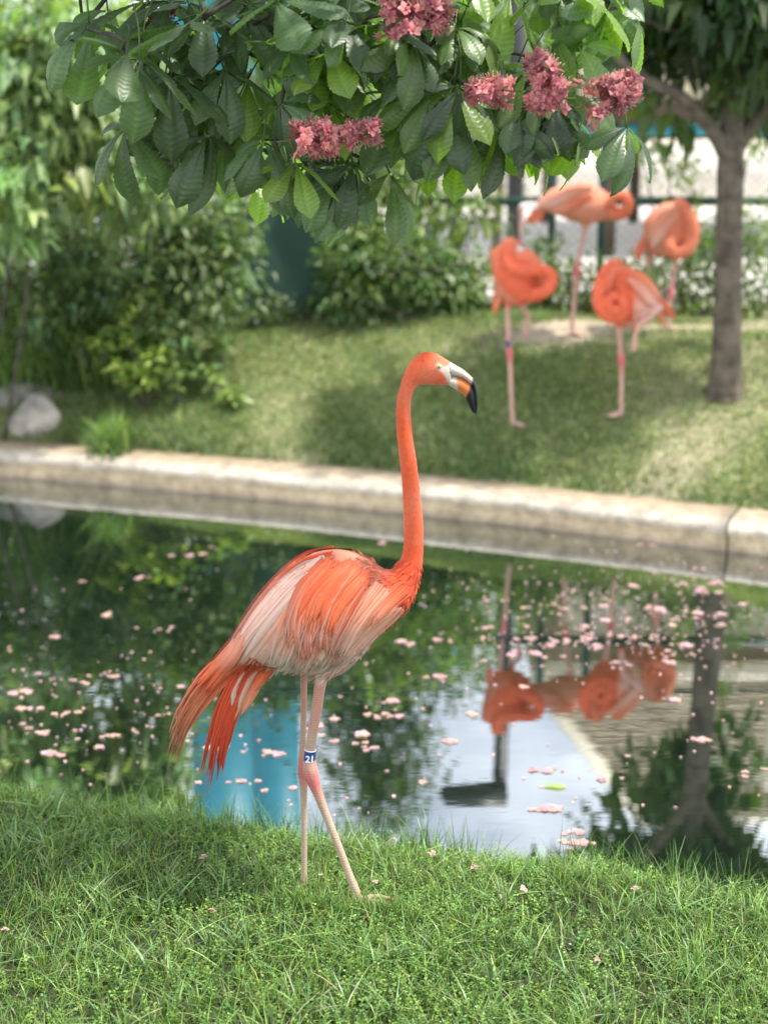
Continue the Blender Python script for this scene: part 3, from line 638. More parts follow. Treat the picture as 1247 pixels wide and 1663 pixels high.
# orange drape over the wing
fan([[(528, 900), (500, 925), (484, 958), (478, 990), (480, 1020)], [(545, 902), (516, 930), (498, 965), (492, 1000), (498, 1030)], [(562, 906), (536, 934), (518, 968), (512, 1002), (512, 1034)], [(580, 914), (556, 942), (540, 972), (530, 1002), (528, 1030)], [(598, 925), (578, 950), (560, 978), (548, 1000), (540, 1022)]], 44, 12, ORANGE, PALE * [1.05, .72, .62], .0135, 4, .24, .26, .14)
fan([[(560, 900), (535, 915), (515, 938), (503, 960), (498, 985)], [(580, 906), (556, 922), (538, 944), (526, 966), (520, 990)], [(602, 920), (582, 936), (564, 956), (552, 976), (545, 996)]], 24, 11.5, ORANGE, ORANGE * [1, 1.4, 1.6], .0165, 4, .2, .25, .06)
fan([[(535, 905), (508, 930), (490, 965), (480, 1000), (476, 1035)], [(600, 935), (578, 962), (560, 990), (548, 1012), (540, 1034)]], 7, 5, SALM, PALE, .0170, 7, .15, .25, .05)
fan([[(500, 930), (478, 965), (462, 1000), (452, 1032), (446, 1058)], [(515, 950), (496, 985), (480, 1018), (470, 1046), (464, 1070)], [(535, 960), (516, 995), (502, 1025), (492, 1050), (486, 1070)], [(555, 965), (538, 1000), (524, 1028), (514, 1048), (508, 1066)], [(572, 975), (558, 1004), (545, 1026), (535, 1044), (528, 1058)]], 26, 11, ORANGE * [1, 1.4, 1.6], CREAM, .0100, 5, .2, .2, .18)
# shoulder: fine salmon feathers sweeping down and back
fan([[(630, 945), (600, 972), (575, 1000), (552, 1030), (532, 1062)], [(640, 960), (614, 985), (590, 1010), (568, 1036), (548, 1062)], [(648, 975), (626, 995), (604, 1015), (585, 1035), (568, 1055)], [(655, 985), (638, 1000), (620, 1014), (602, 1030), (588, 1046)]], 44, 8.5, SALM * [1, 1.2, 1.25], PALE * [1, .98, 1], .004, 3.5, .13, .14, .1)
fan([[(612, 930), (588, 955), (568, 985), (555, 1012), (548, 1035)], [(632, 948), (606, 972), (584, 998), (568, 1022), (556, 1044)]], 18, 9, SALM, PALE, .0085, 3.5, .15, .14, .1)
fan([[(650, 935), (635, 944), (620, 955), (606, 968), (594, 984)], [(668, 955), (652, 966), (636, 978), (622, 990), (610, 1003)]], 16, 9, ORANGE, SALM * [1, 1.1, 1.1], .006, 4, .12)
big = sorted(range(len(FEA)), key=lambda k: -FEA[k][1] * math.dist(FEA[k][0][0], FEA[k][0][-1]))[:290]; big = set(big)
fine = [[], []]
for k, (p, w, c0, c1, off, tw, rw) in enumerate(FEA):         # the largest near feathers singly; the fine ones and the hidden far side joined
    A_ = feather('feather', p, w, c0, c1, depth, off, Y0, -1, 9, tw, rw, True)
    if k in big: kid('feather', make_mesh('feather', *A_), M['feather'], fl)
    else: fine[0].append(A_)
    fine[1].append((A_[0] * [1, -1, 1] + [0, 2 * Y0, 0], A_[1][:, ::-1], A_[2], A_[3]))
for nm_, grp in (('fine_feathers', fine[0]), ('far_side_feathers', fine[1])):
    ofs = np.cumsum([0] + [len(a[0]) for a in grp])[:-1]
    tag(kid(nm_, make_mesh(nm_, np.vstack([a[0] for a in grp]), np.vstack([a[1] + o_ for a, o_ in zip(grp, ofs)]), np.vstack([a[2] for a in grp]), np.vstack([a[3] for a in grp])), M['feather'], fl), kind='stuff')
# short down over neck, breast and back
nv = len(co); ks = rng.choice(nv, 16000); ks = ks[(qy[ks] < 1092) & ~face[ks] & (cx[ks] < 735)]
Pn = co[ks]; Nn_ = no[ks]; flow = np.zeros((len(ks), 3)); neckm = qy[ks] < 905
flow[:, 2] = -1; headm = (cy[ks] < 560) & neckm; flow[headm] = [-.8, 0, -.25]
bm_ = ~neckm; flow[bm_] = [-.75, 0, -.62]
flow = unit(flow - Nn_ * (flow * Nn_).sum(1, keepdims=True)); D = unit(flow + Nn_ * .12 + rng.normal(0, .16, flow.shape))
ln = np.where(neckm, rng.uniform(.004, .009, len(ks)), rng.uniform(.010, .024, len(ks)))
V, f, Cc = leaves(Pn - Nn_ * np.where(neckm, .0011, .0006)[:, None], D, ln, np.where(neckm, .0020, .0040), np.clip(bodyC[ks] * np.exp(rng.normal(0, 1, (len(ks), 1)) * np.where(neckm, .06, .15)[:, None]), 0, .95), .0, .0, Nn_)
dn = kid('down', make_mesh('down', V, f, Cc), M['plumage'], fl); tag(dn, kind='stuff')

# ---- the four resting flamingos behind the pond
def c5(x, y): return 760 + x / 2.56, 260 + y / 2.56
def resting(label, Yb, bodyp, tubes, colf, feet, feathers, band_at=None, legmask=None, flow=(0, 0, -1)):
    B = Build()
    for bp in bodyp:
        V, f, _ = loft([(*c5(a, b), *c5(c_, d_), w, (e[0] if e else 0)) for (a, b), (c_, d_), w, *e in bp], Yb, 20, 40); B.add(V, f)
    for tp in tubes: px_tube(B, [(*c5(x, y), dy, r / 2.56) for x, y, dy, r in tp], Yb, 10, 36)
    global foot_z
    base0 = None
    for (x, y, dy, yaw) in feet:
        b = on_Y(*c5(x, y), Yb + dy); gz = float(far_z(b[0], b[1])); foot_z = gz + .004
        b[2] = gz + .02; foot(B, b, yaw, 1.05); base0 = b if base0 is None else base0
    me = remesh(B, 'body', 0.0062, 4); q = get_co(me); x, y = to_px(q[:, 0], np.full(len(q), Yb), q[:, 2])
    x, y = (x - 760) * 2.56, (y - 260) * 2.56
    set_col(me, np.clip(colf(x, y, q), .003, .95))
    t_ = thing('flamingo', label, 'flamingo', (float(base0[0]), float(base0[1]), float(far_z(base0[0], base0[1]))))
    kid('body', me, M['plumage'], t_)
    no_ = get_no(me); bc = np.clip(colf(x, y, q), .003, .95); isl = legmask(x, y, q); ks_ = rng.choice(len(q), 2200); ks_ = ks_[~isl[ks_]]
    fl_ = np.tile(np.array(flow), (len(ks_), 1)); fl_ = unit(fl_ - no_[ks_] * (fl_ * no_[ks_]).sum(1, keepdims=True)); l_ = rng.uniform(.014, .032, len(ks_))
    V, f, C = leaves(q[ks_] - no_[ks_] * .002, fl_ + no_[ks_] * .03 + rng.normal(0, .12, fl_.shape), l_, l_ * .34, np.clip(bc[ks_] * np.exp(rng.normal(0, .28, (len(ks_), 1)) * [.5, 1, 1.1]), 0, .95), .0, .0, no_[ks_])
    tag(kid('plumage', make_mesh('plumage', V, f, C), M['plumage'], t_), kind='stuff')
    for pts, w, c0, c1, d0 in feathers:
        fm = feather('feather', [c5(*p) for p in pts], w / 2.56, np.asarray(c0), np.asarray(c1), lambda a, b: np.full(len(a), d0), 0, Yb, -1, 7)
        kid('feather', fm, M['feather'], t_)
    if band_at:
        (x1, y1), (x2, y2), dy, r = band_at; kid('leg_band', Build().tube([on_Y(*c5(x1, y1), Yb + dy), on_Y(*c5(x2, y2), Yb + dy)], r, 16).mesh('leg_band'), m_blue, t_)
    return t_
def legcol(y, hock, w=45):
    c = np.tile(np.array((.58, .34, .29)), (len(y), 1)); return mix(c, (.62, .12, .14), np.exp(-((y - hock) / w) ** 2) * .9)
SAL2 = np.array((.66, .26, .165)); PL2 = np.array((.68, .38, .30)); OR2 = np.array((.68, .175, .085)); DP2 = np.array((.66, .125, .058))
def colA(x, y, q):
    c = mix(OR2, SAL2, np.clip(1 - ((x - 160) / 75) ** 2 - ((y - 530) / 70) ** 2, 0, 1)); c = np.where((q[:, 1] < 7.40)[:, None], DP2 * 1.04, c)
    c = mix(c, (.66, .60, .56), np.clip(1.3 - ((x - 210) / 16) ** 2 - ((y - 365) / 12) ** 2, 0, 1))
    return np.where((y > 612)[:, None], legcol(y, 800), c)
resting('coral flamingo on the slope with a horizontal neck loop, head tucked on its back', 7.50,
        [[((95, 420), (100, 460), .02), ((92, 385), (112, 520), .08), ((120, 360), (140, 575), .12), ((170, 352), (190, 606), .14), ((225, 358), (240, 600), .13), ((275, 385), (285, 575), .10), ((305, 420), (310, 540), .06), ((320, 450), (322, 510), .02)],
         [((110, 530), (150, 550), .04), ((104, 580), (138, 590), .03), ((102, 625), (122, 628), .015), ((104, 640), (114, 640), .006)]],
        [[(215, 560, -.06, 34), (270, 560, -.13, 29), (320, 545, -.16, 27), (347, 505, -.16, 26), (333, 466, -.16, 25), (280, 456, -.155, 24), (215, 462, -.15, 24), (168, 440, -.135, 24), (155, 400, -.11, 25), (162, 360, -.07, 27), (178, 347, -.02, 28), (205, 372, .03, 22)],
         [(165, 570, 0, 24), (163, 625, 0, 13), (166, 700, 0, 10.5), (169, 770, 0, 10.5), (172, 803, 0, 15), (174, 840, 0, 11), (178, 960, 0, 10), (184, 1075, 0, 10), (190, 1105, 0, 11)],
         [(205, 575, .05, 22), (222, 612, .06, 12), (246, 645, .07, 13), (243, 690, .06, 11), (236, 722, .05, 13), (232, 740, .05, 6)]],
        colA, [(190, 1108, 0, -.3)], [([(118, 540), (112, 575), (108, 605), (108, 642)], 20, OR2, OR2, .03), ([(132, 545), (125, 580), (118, 606), (116, 630)], 18, SAL2, OR2, .035)],
        ((167, 752), (168, 778), 0, .0125), lambda x, y, q: y > 600, (-.3, 0, -1))
def colB(x, y, q):
    c = mix(OR2, PL2, sstep(620, 700, x) * sstep(540, 600, y)); c = mix(c, SAL2, sstep(640, 720, x) * (1 - sstep(540, 600, y)))
    c = np.where((q[:, 1] < 7.36)[:, None] & (x < 670)[:, None], DP2 * 1.05, c); c = mix(c, OR2, sstep(790, 815, x) * (y < 700))
    leg = (y > 692) | ((x > 690) & (q[:, 1] < 7.30)); return np.where(leg[:, None], legcol(y, 835), c)
resting('flamingo on the slope curled with a round spiral neck, one grey leg folded back', 7.44,
        [[((535, 500), (545, 560), .03), ((555, 445), (575, 640), .09), ((600, 420), (625, 680), .12), ((660, 435), (680, 698), .13), ((715, 470), (725, 692), .12), ((760, 515), (765, 665), .10), ((795, 560), (795, 635), .06), ((825, 605), (815, 640), .03), ((848, 645), (838, 655), .01)]],
        [[(640, 600, -.09, 34), (625, 640, -.14, 30), (585, 648, -.16, 28), (550, 618, -.16, 27), (540, 565, -.15, 27), (556, 500, -.12, 28), (590, 446, -.06, 28), (620, 430, .0, 26)],
         [(632, 560, -.15, 26), (640, 600, -.17, 24), (610, 628, -.18, 22), (580, 605, -.185, 20), (590, 572, -.18, 20), (615, 562, -.17, 20)],
         [(627, 670, 0, 26), (628, 720, 0, 13), (632, 790, 0, 11), (636, 832, 0, 16), (637, 865, 0, 11), (636, 980, 0, 10), (635, 1075, 0, 10), (632, 1098, 0, 11)],
         [(720, 660, -.10, 20), (770, 620, -.15, 13), (797, 612, -.17, 14), (765, 645, -.17, 10), (705, 690, -.17, 10), (694, 730, -.17, 10), (690, 770, -.16, 13), (682, 800, -.16, 6)]],
        colB, [(632, 1100, 0, 3.5)], [([(650, 450), (700, 475), (745, 520), (785, 575)], 40, OR2, SAL2, .135), ([(645, 480), (690, 515), (730, 560), (770, 605)], 44, SAL2, PL2, .140), ([(760, 545), (795, 580), (825, 615), (852, 655)], 20, OR2, DP2, .08), ([(770, 590), (785, 625), (792, 655), (796, 690)], 18, OR2, OR2, .08), ([(600, 430), (570, 480), (560, 520), (555, 560)], 40, OR2, OR2, .135)], None, lambda x, y, q: (y > 680) | ((x > 690) & (q[:, 1] < 7.31)), (.75, 0, -.65))
def colC(x, y, q):
    c = mix(SAL2, OR2, sstep(540, 610, x)); c = mix(c, PL2, np.clip(1 - ((x - 330) / 120) ** 2 - ((y - 185) / 40) ** 2, 0, 1) * .7); c = mix(c, OR2, sstep(330, 290, x) * sstep(195, 215, y))
    c = mix(c, (.70, .66, .64), sstep(290, 278, x) * (1 - sstep(196, 206, y)))
    return np.where(((y > 275) | ((x < 240) & (y > 205) & (q[:, 1] > 8.42)))[:, None], legcol(y, 460), c)
resting('salmon flamingo by the fence with level body and ringed neck', 8.38,
        [[((262, 205), (268, 225), .02), ((300, 158), (310, 212), .06), ((350, 118), (365, 228), .09), ((410, 100), (430, 252), .12), ((470, 92), (485, 268), .13), ((530, 105), (540, 258), .11), ((570, 130), (580, 245), .08), ((600, 160), (605, 235), .05)],
         [((285, 190), (305, 215), .03), ((262, 215), (290, 235), .025), ((240, 240), (275, 250), .018), ((232, 258), (290, 268), .008)]],
        [[(570, 195, -.03, 40), (610, 222, -.06, 30), (650, 215, -.09, 26), (665, 182, -.10, 24), (645, 148, -.10, 23), (610, 150, -.10, 22), (592, 172, -.10, 19), (598, 190, -.10, 15)],
         [(488, 245, 0, 26), (484, 290, 0, 14), (470, 360, 0, 11), (456, 425, 0, 11), (451, 462, 0, 16), (447, 500, 0, 11), (440, 590, 0, 10), (432, 690, 0, 10.5), (430, 725, 0, 11)],
         [(320, 188, .05, 14), (285, 184, .06, 11), (238, 186, .06, 11), (222, 198, .06, 14), (219, 240, .06, 9), (219, 300, .06, 9), (220, 350, .06, 9)]],
        colC, [(430, 728, 0, -.3)], [([(500, 115), (430, 130), (370, 160), (310, 195)], 44, SAL2, PL2, .128), ([(500, 150), (440, 170), (385, 195), (330, 212)], 44, OR2, SAL2, .130), ([(300, 205), (280, 225), (270, 245), (262, 268)], 22, OR2, OR2, .04), ([(310, 205), (300, 228), (292, 248), (285, 262)], 22, OR2, OR2, .045)], None, lambda x, y, q: (y > 262) | (x < 300), (-1, 0, -.3))
def colD(x, y, q):
    c = mix(SAL2, OR2 * .95, sstep(840, 900, x)); c = mix(c, PL2, np.clip(1 - ((x - 790) / 60) ** 2 - ((y - 320) / 60) ** 2, 0, 1) * .8); c = np.where((q[:, 1] < 8.24)[:, None], mix(OR2, SAL2, np.full(len(x), .35)), c)
    c = mix(c, OR2, sstep(735, 715, x) * sstep(350, 375, y)); return np.where((y > 415)[:, None] & (x > 735)[:, None], legcol(y, 548, 30), c)
resting('salmon flamingo near the tree with an S curled neck down its breast', 8.36,
        [[((728, 300), (735, 335), .02), ((735, 250), (750, 375), .08), ((770, 205), (785, 395), .11), ((820, 178), (830, 400), .13), ((865, 172), (880, 400), .125), ((905, 195), (915, 380), .10), ((930, 240), (935, 340), .06)],
         [((735, 300), (765, 350), .05), ((705, 340), (738, 375), .03), ((690, 385), (722, 395), .02), ((695, 415), (712, 416), .006)]],
        [[(845, 330, -.10, 26), (835, 362, -.13, 26), (860, 388, -.14, 26), (905, 375, -.14, 27), (932, 325, -.13, 27), (930, 260, -.12, 27), (905, 210, -.09, 27), (880, 186, -.05, 25), (860, 190, -.0, 20)],
         [(866, 385, 0, 24), (862, 425, 0, 13), (852, 480, 0, 10.5), (843, 535, 0, 12), (841, 556, 0, 14), (836, 600, 0, 10), (828, 690, 0, 9.5), (822, 780, 0, 9.5), (821, 796, 0, 10)],
         [(760, 370, .03, 20), (754, 405, .04, 13), (748, 440, .05, 14), (752, 452, .05, 8)]],
        colD, [(822, 800, 0, -.4)], [([(850, 195), (800, 225), (760, 275), (735, 330)], 44, SAL2, SAL2, .125), ([(850, 230), (805, 265), (770, 310), (745, 355)], 46, SAL2, PL2, .132), ([(745, 330), (722, 355), (708, 385), (702, 415)], 22, OR2, OR2, .06), ([(725, 320), (700, 345), (688, 375), (684, 400)], 18, SAL2, SAL2, .06)],
        ((845, 512), (843, 538), 0, .0125), lambda x, y, q: y > 395, (-.7, 0, -.7))

# ------------------------------------------------------------------ red horse chestnut over the near bank
def leaflet(nu, nv, ln, wd, droop, curl, ridge):
    v = np.linspace(0, 1, nv); u = np.linspace(-1, 1, nu); vv, uu_ = np.meshgrid(v, u, indexing='ij')
    prof_ = np.interp(v, [0, .06, .2, .4, .6, .72, .84, .93, 1], [.05, .08, .30, .64, .93, 1, .80, .36, .02])
    serr = 1 + (0.04 * np.sin(v * 95))[:, None] * (np.abs(uu_) > .95)
    ang = droop * vv ** 1.15; s = ln / (nv - 1)
    y = np.concatenate([[0], np.cumsum(np.cos(droop * ((v[1:] + v[:-1]) / 2) ** 1.15))]) * s
    z = -np.concatenate([[0], np.cumsum(np.sin(droop * ((v[1:] + v[:-1]) / 2) ** 1.15))]) * s
    w = wd * .5 * prof_[:, None]
    x = uu_ * w * serr * (1 - .12 * np.abs(uu_))
    hgt = -curl * np.abs(uu_) ** 1.5 * w + .22 * w * (1 - np.abs(uu_)) * 0 + ridge * np.abs(np.sin(math.pi * (vv * 13 - np.abs(uu_) * 2.6))) * (prof_[:, None]) * (1 - .4 * np.abs(uu_)) - ridge * 1.6 * np.exp(-(uu_ / .10) ** 2)
    Y_ = y[:, None] + hgt * np.sin(ang); Z_ = z[:, None] + hgt * np.cos(ang)
    V = np.stack([x, Y_, Z_], -1).reshape(-1, 3); i = (np.arange(nv - 1)[:, None] * nu + np.arange(nu - 1)[None]).ravel()
    f = np.stack([i, i + 1, i + nu + 1, i + nu], -1)
    c = 1 + .20 * np.cos(2 * math.pi * (vv * 13 - np.abs(uu_) * 2.6)) ** 3 + .35 * np.exp(-(uu_ / .09) ** 2)
    return V, f, c.ravel()
def palmate(name, droop, nu=9, nv=66, size=.148, seed=0, base=(0.052, 0.112, 0.038), pet=.09, ridge=.0026, nleaf=5):
    r = random.Random(seed); B = Build(); angs = {5: [-98, -50, 0, 50, 98], 7: [-125, -82, -40, 0, 40, 82, 125]}[nleaf]; sz = {5: [.66, .92, 1, .92, .66], 7: [.5, .75, .95, 1, .95, .75, .5]}[nleaf]
    for a, s in zip(angs, sz):
        ln = size * s * r.uniform(.9, 1.1); dr = droop * r.uniform(.7, 1.3)
        V, f, c = leaflet(nu, nv, ln, ln * r.uniform(.41, .49), dr, r.uniform(.05, .35), ridge)
        tilt = r.uniform(-.35, .15) - droop * .25; ca, sa = math.cos(tilt), math.sin(tilt)
        roll = r.uniform(-.35, .35); cr_, sr = math.cos(roll), math.sin(roll)
        x, y, z = V[:, 0] * cr_ + V[:, 2] * sr, V[:, 1], -V[:, 0] * sr + V[:, 2] * cr_
        y, z = y * ca - z * sa, y * sa + z * ca
        aa = math.radians(a + r.uniform(-8, 8)); y = y + .006
        V = np.stack([x * math.cos(aa) + y * math.sin(aa), -x * math.sin(aa) + y * math.cos(aa), z], -1)
        B.add(V, f, c[:, None] * np.array(base) * r.uniform(.88, 1.12))
    if pet:
        P = curve([(0, -pet, pet * .55), (0, -pet * .5, pet * .42), (0, 0, 0)], 6); B.tube(P, [.0017, .0016, .0016, .0016, .0017, .0024], 5, (0.13, .17, .06))
    return B.mesh(name)
LEAFM = []
for k, (dr, b) in enumerate([(.35, (.095, .150, .078)), (.7, (.088, .140, .075)), (1.0, (.084, .136, .075)), (1.25, (.082, .132, .075)), (.55, (.15, .235, .050)), (.9, (.115, .185, .060))]):  # last two bases brighter yellow green: backlit glow put into the leaf colour
    LEAFM.append(palmate('leaf', dr, seed=k, base=b, nleaf=5)); LEAFM[-1].materials.append(M['leaf_fg'])
TR = (-2.5, 2.75)
tree = thing('horse_chestnut_tree', 'red horse chestnut with big palmate leaves and pink blossom overhanging the near bank', 'tree', (TR[0], TR[1], float(near_z(TR[0], TR[1]))))
def tree_kid(name, me, mt): return kid(name, me, mt, tree)
zg = float(near_z(*TR)) - .05
tree_kid('trunk', Build().tube(curve([(TR[0], TR[1], zg), (TR[0] + .02, TR[1], zg + .25), (TR[0] + .06, TR[1] + .02, 1.2), (TR[0] + .15, TR[1] + .05, 2.2), (TR[0] + .12, TR[1] + .1, 3.6), (TR[0] + .2, TR[1] + .1, 4.6)], 16), np.linspace(.17, .06, 16), 14).mesh('trunk'), M['bark'])
limbs = [curve([(TR[0] + .12, TR[1] + .05, 1.9), (-1.6, 2.95, 2.45), (-.85, 3.15, 2.50), (-.35, 3.2, 2.36), (.05, 3.25, 2.28), (.45, 3.3, 2.20)], 40),
         curve([(TR[0] + .15, TR[1] + .05, 2.4), (-1.4, 3.1, 2.95), (-.5, 3.3, 2.85), (.15, 3.45, 2.6), (.55, 3.5, 2.42)], 40),
         curve([(TR[0] + .1, TR[1] + .05, 2.9), (-1.5, 2.7, 3.5), (-.6, 2.7, 3.5), (.2, 2.9, 3.2)], 30)]
for lb in limbs: tree_kid('limb', Build().tube(lb, np.linspace(.05, .012, len(lb)), 8).mesh('limb'), M['bark'])
LP = np.vstack(limbs); NODES = LP.copy()
# clusters in photo pixels: x, y, depth offset, droop class, tone (0 shaded, no bright mesh, 1 normal, 2 backlight put into a brighter green)
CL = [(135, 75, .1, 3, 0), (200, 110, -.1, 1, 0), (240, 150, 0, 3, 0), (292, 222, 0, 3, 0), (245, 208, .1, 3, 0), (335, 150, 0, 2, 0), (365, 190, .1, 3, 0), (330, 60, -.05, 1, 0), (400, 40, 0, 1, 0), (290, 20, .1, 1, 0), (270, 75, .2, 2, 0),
      (440, 70, -.1, 1, 0), (425, 140, .1, 2, 1), (480, 130, 0, 2, 1), (500, 70, -.1, 1, 0), (545, 40, 0, 1, 1), (560, 95, -.1, 2, 1), (520, 165, .15, 2, 2), (600, 110, 0, 2, 1), (630, 165, 0, 2, 0), (595, 30, 0, 1, 1), (455, 228, -.1, 3, 1), (470, 328, -.1, 3, 1), (500, 320, .1, 3, 1), (545, 285, .1, 3, 0), (582, 300, .1, 3, 0), (430, 255, .15, 3, 0),
      (690, 110, -.1, 1, 1), (740, 60, -.1, 1, 1), (665, 205, 0, 2, 1), (712, 220, .1, 3, 1), (760, 185, -.1, 3, 1), (742, 262, .15, 2, 2), (790, 235, 0, 3, 1), (735, 165, -.1, 2, 1), (830, 205, -.1, 3, 1), (875, 178, -.1, 2, 1), (905, 232, -.1, 3, 1), (935, 255, -.12, 3, 1), (840, 30, 0, 1, 2), (790, 40, .1, 1, 2), (905, 30, -.1, 2, 1), (945, 85, -.12, 3, 1), (985, 50, 0, 3, 1), (890, 272, .1, 3, 2), (820, 250, .1, 3, 2), (760, 10, 0, 1, 1), (690, 20, 0, 1, 1), (890, 0, 0, 1, 1), (640, 75, -.1, 1, 1), (540, 150, 0, 2, 1), (780, 110, 0, 2, 1), (850, 150, .1, 2, 0), (720, 120, .1, 2, 0), (610, 215, .2, 2, 0), (390, 110, .1, 2, 0), (460, 15, .1, 1, 0), (970, 15, 0, 2, 1), (390, 250, .5, 3, 2), (585, 175, .3, 3, 2), (410, 300, .5, 3, 2)]
twigs = 0; nleafs = 0; CL.sort(key=lambda q: q[0] + q[1] * .5)
for (x, y, dY, dc, tone) in CL:
    c = on_Y(x, y - 30 - 14 * (x > 800) - 16 * (840 < x < 965 and y > 190), 3.2 + dY); dn_ = c - NODES; cost = np.linalg.norm(dn_ * [1, 1, 1.25], axis=1) + .5 * np.clip(-dn_[:, 0] + .02, 0, 1) + .4 * np.clip(dn_[:, 2], 0, 1); a = NODES[np.argmin(cost)]; NODES = np.vstack([NODES, c])
    mid = (a + c) / 2 + np.array([0, 0, .16 * np.linalg.norm(c - a)]) + rng.normal(0, .015, 3)
    pth = curve([a, mid, c + [0, 0, .02], c], 10); tree_kid('twig', Build().tube(pth, np.linspace(.0055, .0030, 10), 6).mesh('twig'), M['bark']); twigs += 1
    k = 2 if random.random() < .65 else 3
    for q in range(k):
        yaw = random.uniform(-1.7, 1.7) if q else random.uniform(-.7, .7)      # leaf main direction; 0 = towards the camera
        dv = np.array([math.sin(yaw), -math.cos(yaw), 0]); p_ = c + dv * .045 + rng.normal(0, .025, 3) + [0, 0, -.01 * q]
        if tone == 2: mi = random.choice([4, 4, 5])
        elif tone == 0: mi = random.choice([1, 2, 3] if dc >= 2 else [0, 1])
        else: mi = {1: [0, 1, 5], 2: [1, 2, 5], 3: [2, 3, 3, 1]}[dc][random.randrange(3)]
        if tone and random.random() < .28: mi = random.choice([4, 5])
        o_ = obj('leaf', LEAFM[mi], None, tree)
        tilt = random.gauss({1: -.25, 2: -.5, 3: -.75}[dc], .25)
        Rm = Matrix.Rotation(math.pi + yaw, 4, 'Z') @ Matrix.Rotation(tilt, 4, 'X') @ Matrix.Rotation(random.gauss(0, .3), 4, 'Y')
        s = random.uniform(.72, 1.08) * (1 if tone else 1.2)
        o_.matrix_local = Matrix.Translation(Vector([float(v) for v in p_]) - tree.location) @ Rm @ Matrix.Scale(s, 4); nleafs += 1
# unseen foliage beyond the frame's top, in one mesh, bunched to shade the left clusters
sm = palmate('spare', .7, 5, 7, .14, 3, (.05, .105, .036), 0, 0); sv = get_co(sm); sf = np.array([tuple(p.vertices) for p in sm.polygons]); bpy.data.meshes.remove(sm)
B = Build(); n = 0
while n < 250:
    j = random.randrange(len(LP)); j = j if random.random() < .35 else random.randrange(14, 30); p_ = LP[j] + rng.normal(0, 1, 3) * [.28, .28, .22] + [0, 0, .12]; ox, oy = to_px(*p_)
    if p_[1] > 1.8 and -40 < ox < 1290 and oy > -95: continue
    if p_[2] < 2.0: continue
    a = random.uniform(0, 6.28); tl = random.gauss(-.2, .3)
    R_ = np.array(Matrix.Rotation(a, 3, 'Z') @ Matrix.Rotation(tl, 3, 'X')); B.add(sv @ R_.T * random.uniform(.8, 1.1) + p_, sf, np.array((.05, .108, .036)) * random.uniform(.75, 1.25)); n += 1
tag(tree_kid('upper_foliage', B.mesh('upper_foliage'), M['leaf_fg']), kind='stuff')
# blossom panicles
def floret_parts():
    B = Build()
    for k in range(5):
        a = k * 1.256; s = .62 if k > 2 else 1
        d_ = np.array([math.cos(a), math.sin(a), .55]); d_ /= np.linalg.norm(d_); sd = np.cross(d_, [0, 0, 1.]); sd /= np.linalg.norm(sd); L_ = .019 * s
        V = [d_ * .002, d_ * L_ * .55 + sd * L_ * .34, d_ * L_ * .6 + np.array([0, 0, .002]), d_ * L_ * .55 - sd * L_ * .34, d_ * L_ + np.array([0, 0, -.003])]
        cc = np.array([(.66, .40, .18)] + [(.64, .22, .26)] * 3 + [(.70, .38, .40)]) if k < 2 else np.array([(.52, .11, .14)] + [(.60, .14, .20)] * 3 + [(.68, .30, .33)])
        B.add(np.array(V), np.array([(0, 2, 1), (0, 3, 2), (1, 2, 4), (2, 3, 4)]), cc)
    for k in range(5):
        a = k * 1.3 + .4; e = np.array([math.cos(a) * .008, math.sin(a) * .008, .016]); V, f = tube([(0, 0, 0), e * .6, e], [.0003, .0003, .0008], 3); B.add(V, f, (.75, .42, .36))
    return np.vstack(B.V), B.F, np.vstack(B.C)
FV, FF, FC = floret_parts()
def panicle(p0, p1, rad, nf, dY, tone=1.0):
    a = on_Y(*p0, 3.02 + dY); b = on_Y(*p1, 3.02 + dY); ax_ = b - a; Ln = np.linalg.norm(ax_); B = Build()
    B.tube(curve([a - ax_ * .15, a, (a + b) / 2 + [0, 0, .004], b], 10), np.linspace(.0016, .0010, 10), 6, (.16, .17, .07))
    for k in range(nf):
        s = random.random() ** .85; r_ = rad * (1.0 - .55 * s) * random.uniform(.45, 1.05); v_ = unit(rng.normal(0, 1, 3)[None])[0]; v_ -= ax_ / Ln * np.dot(v_, ax_ / Ln); v_ = unit(v_[None])[0]
        c = a + ax_ * s + v_ * r_; z_ = unit((v_ + ax_ / Ln * .6 + rng.normal(0, .3, 3))[None])[0]; x_ = unit(np.cross(z_, rng.normal(0, 1, 3))[None])[0]; y_ = np.cross(z_, x_)
        V = FV @ np.stack([x_, y_, z_]) * random.uniform(.8, 1.2) + c; cc = FC * np.exp(random.gauss(-.1, .24)) * tone
        n0 = B.n; B.V.append(V); B.C.append(cc); B.n += len(V)
        for kk, ff_ in FF.items():
            for q in ff_: B.F.setdefault(kk, []).append(q + n0)
        B.tube([a + ax_ * max(0, s - .06), c], [.0008, .0008], 3, (.45, .16, .12))
    tree_kid('blossom_panicle', B.mesh('blossom_panicle'), M['petal'])
panicle((470, 228), (612, 212), .034, 75, -.05); panicle((540, 225), (500, 235), .04, 30, -.03)
panicle((660, 60), (640, -10), .052, 60, -.08); panicle((690, 30), (725, 5), .045, 45, -.07)
panicle((835, 148), (762, 150), .034, 48, -.10); panicle((905, 160), (868, 92), .036, 50, -.11); panicle((925, 160), (860, 165), .024, 36, -.11)
panicle((945, 172), (1032, 138), .045, 85, -.12); panicle((285, 38), (240, 32), .025, 26, .25, .7)

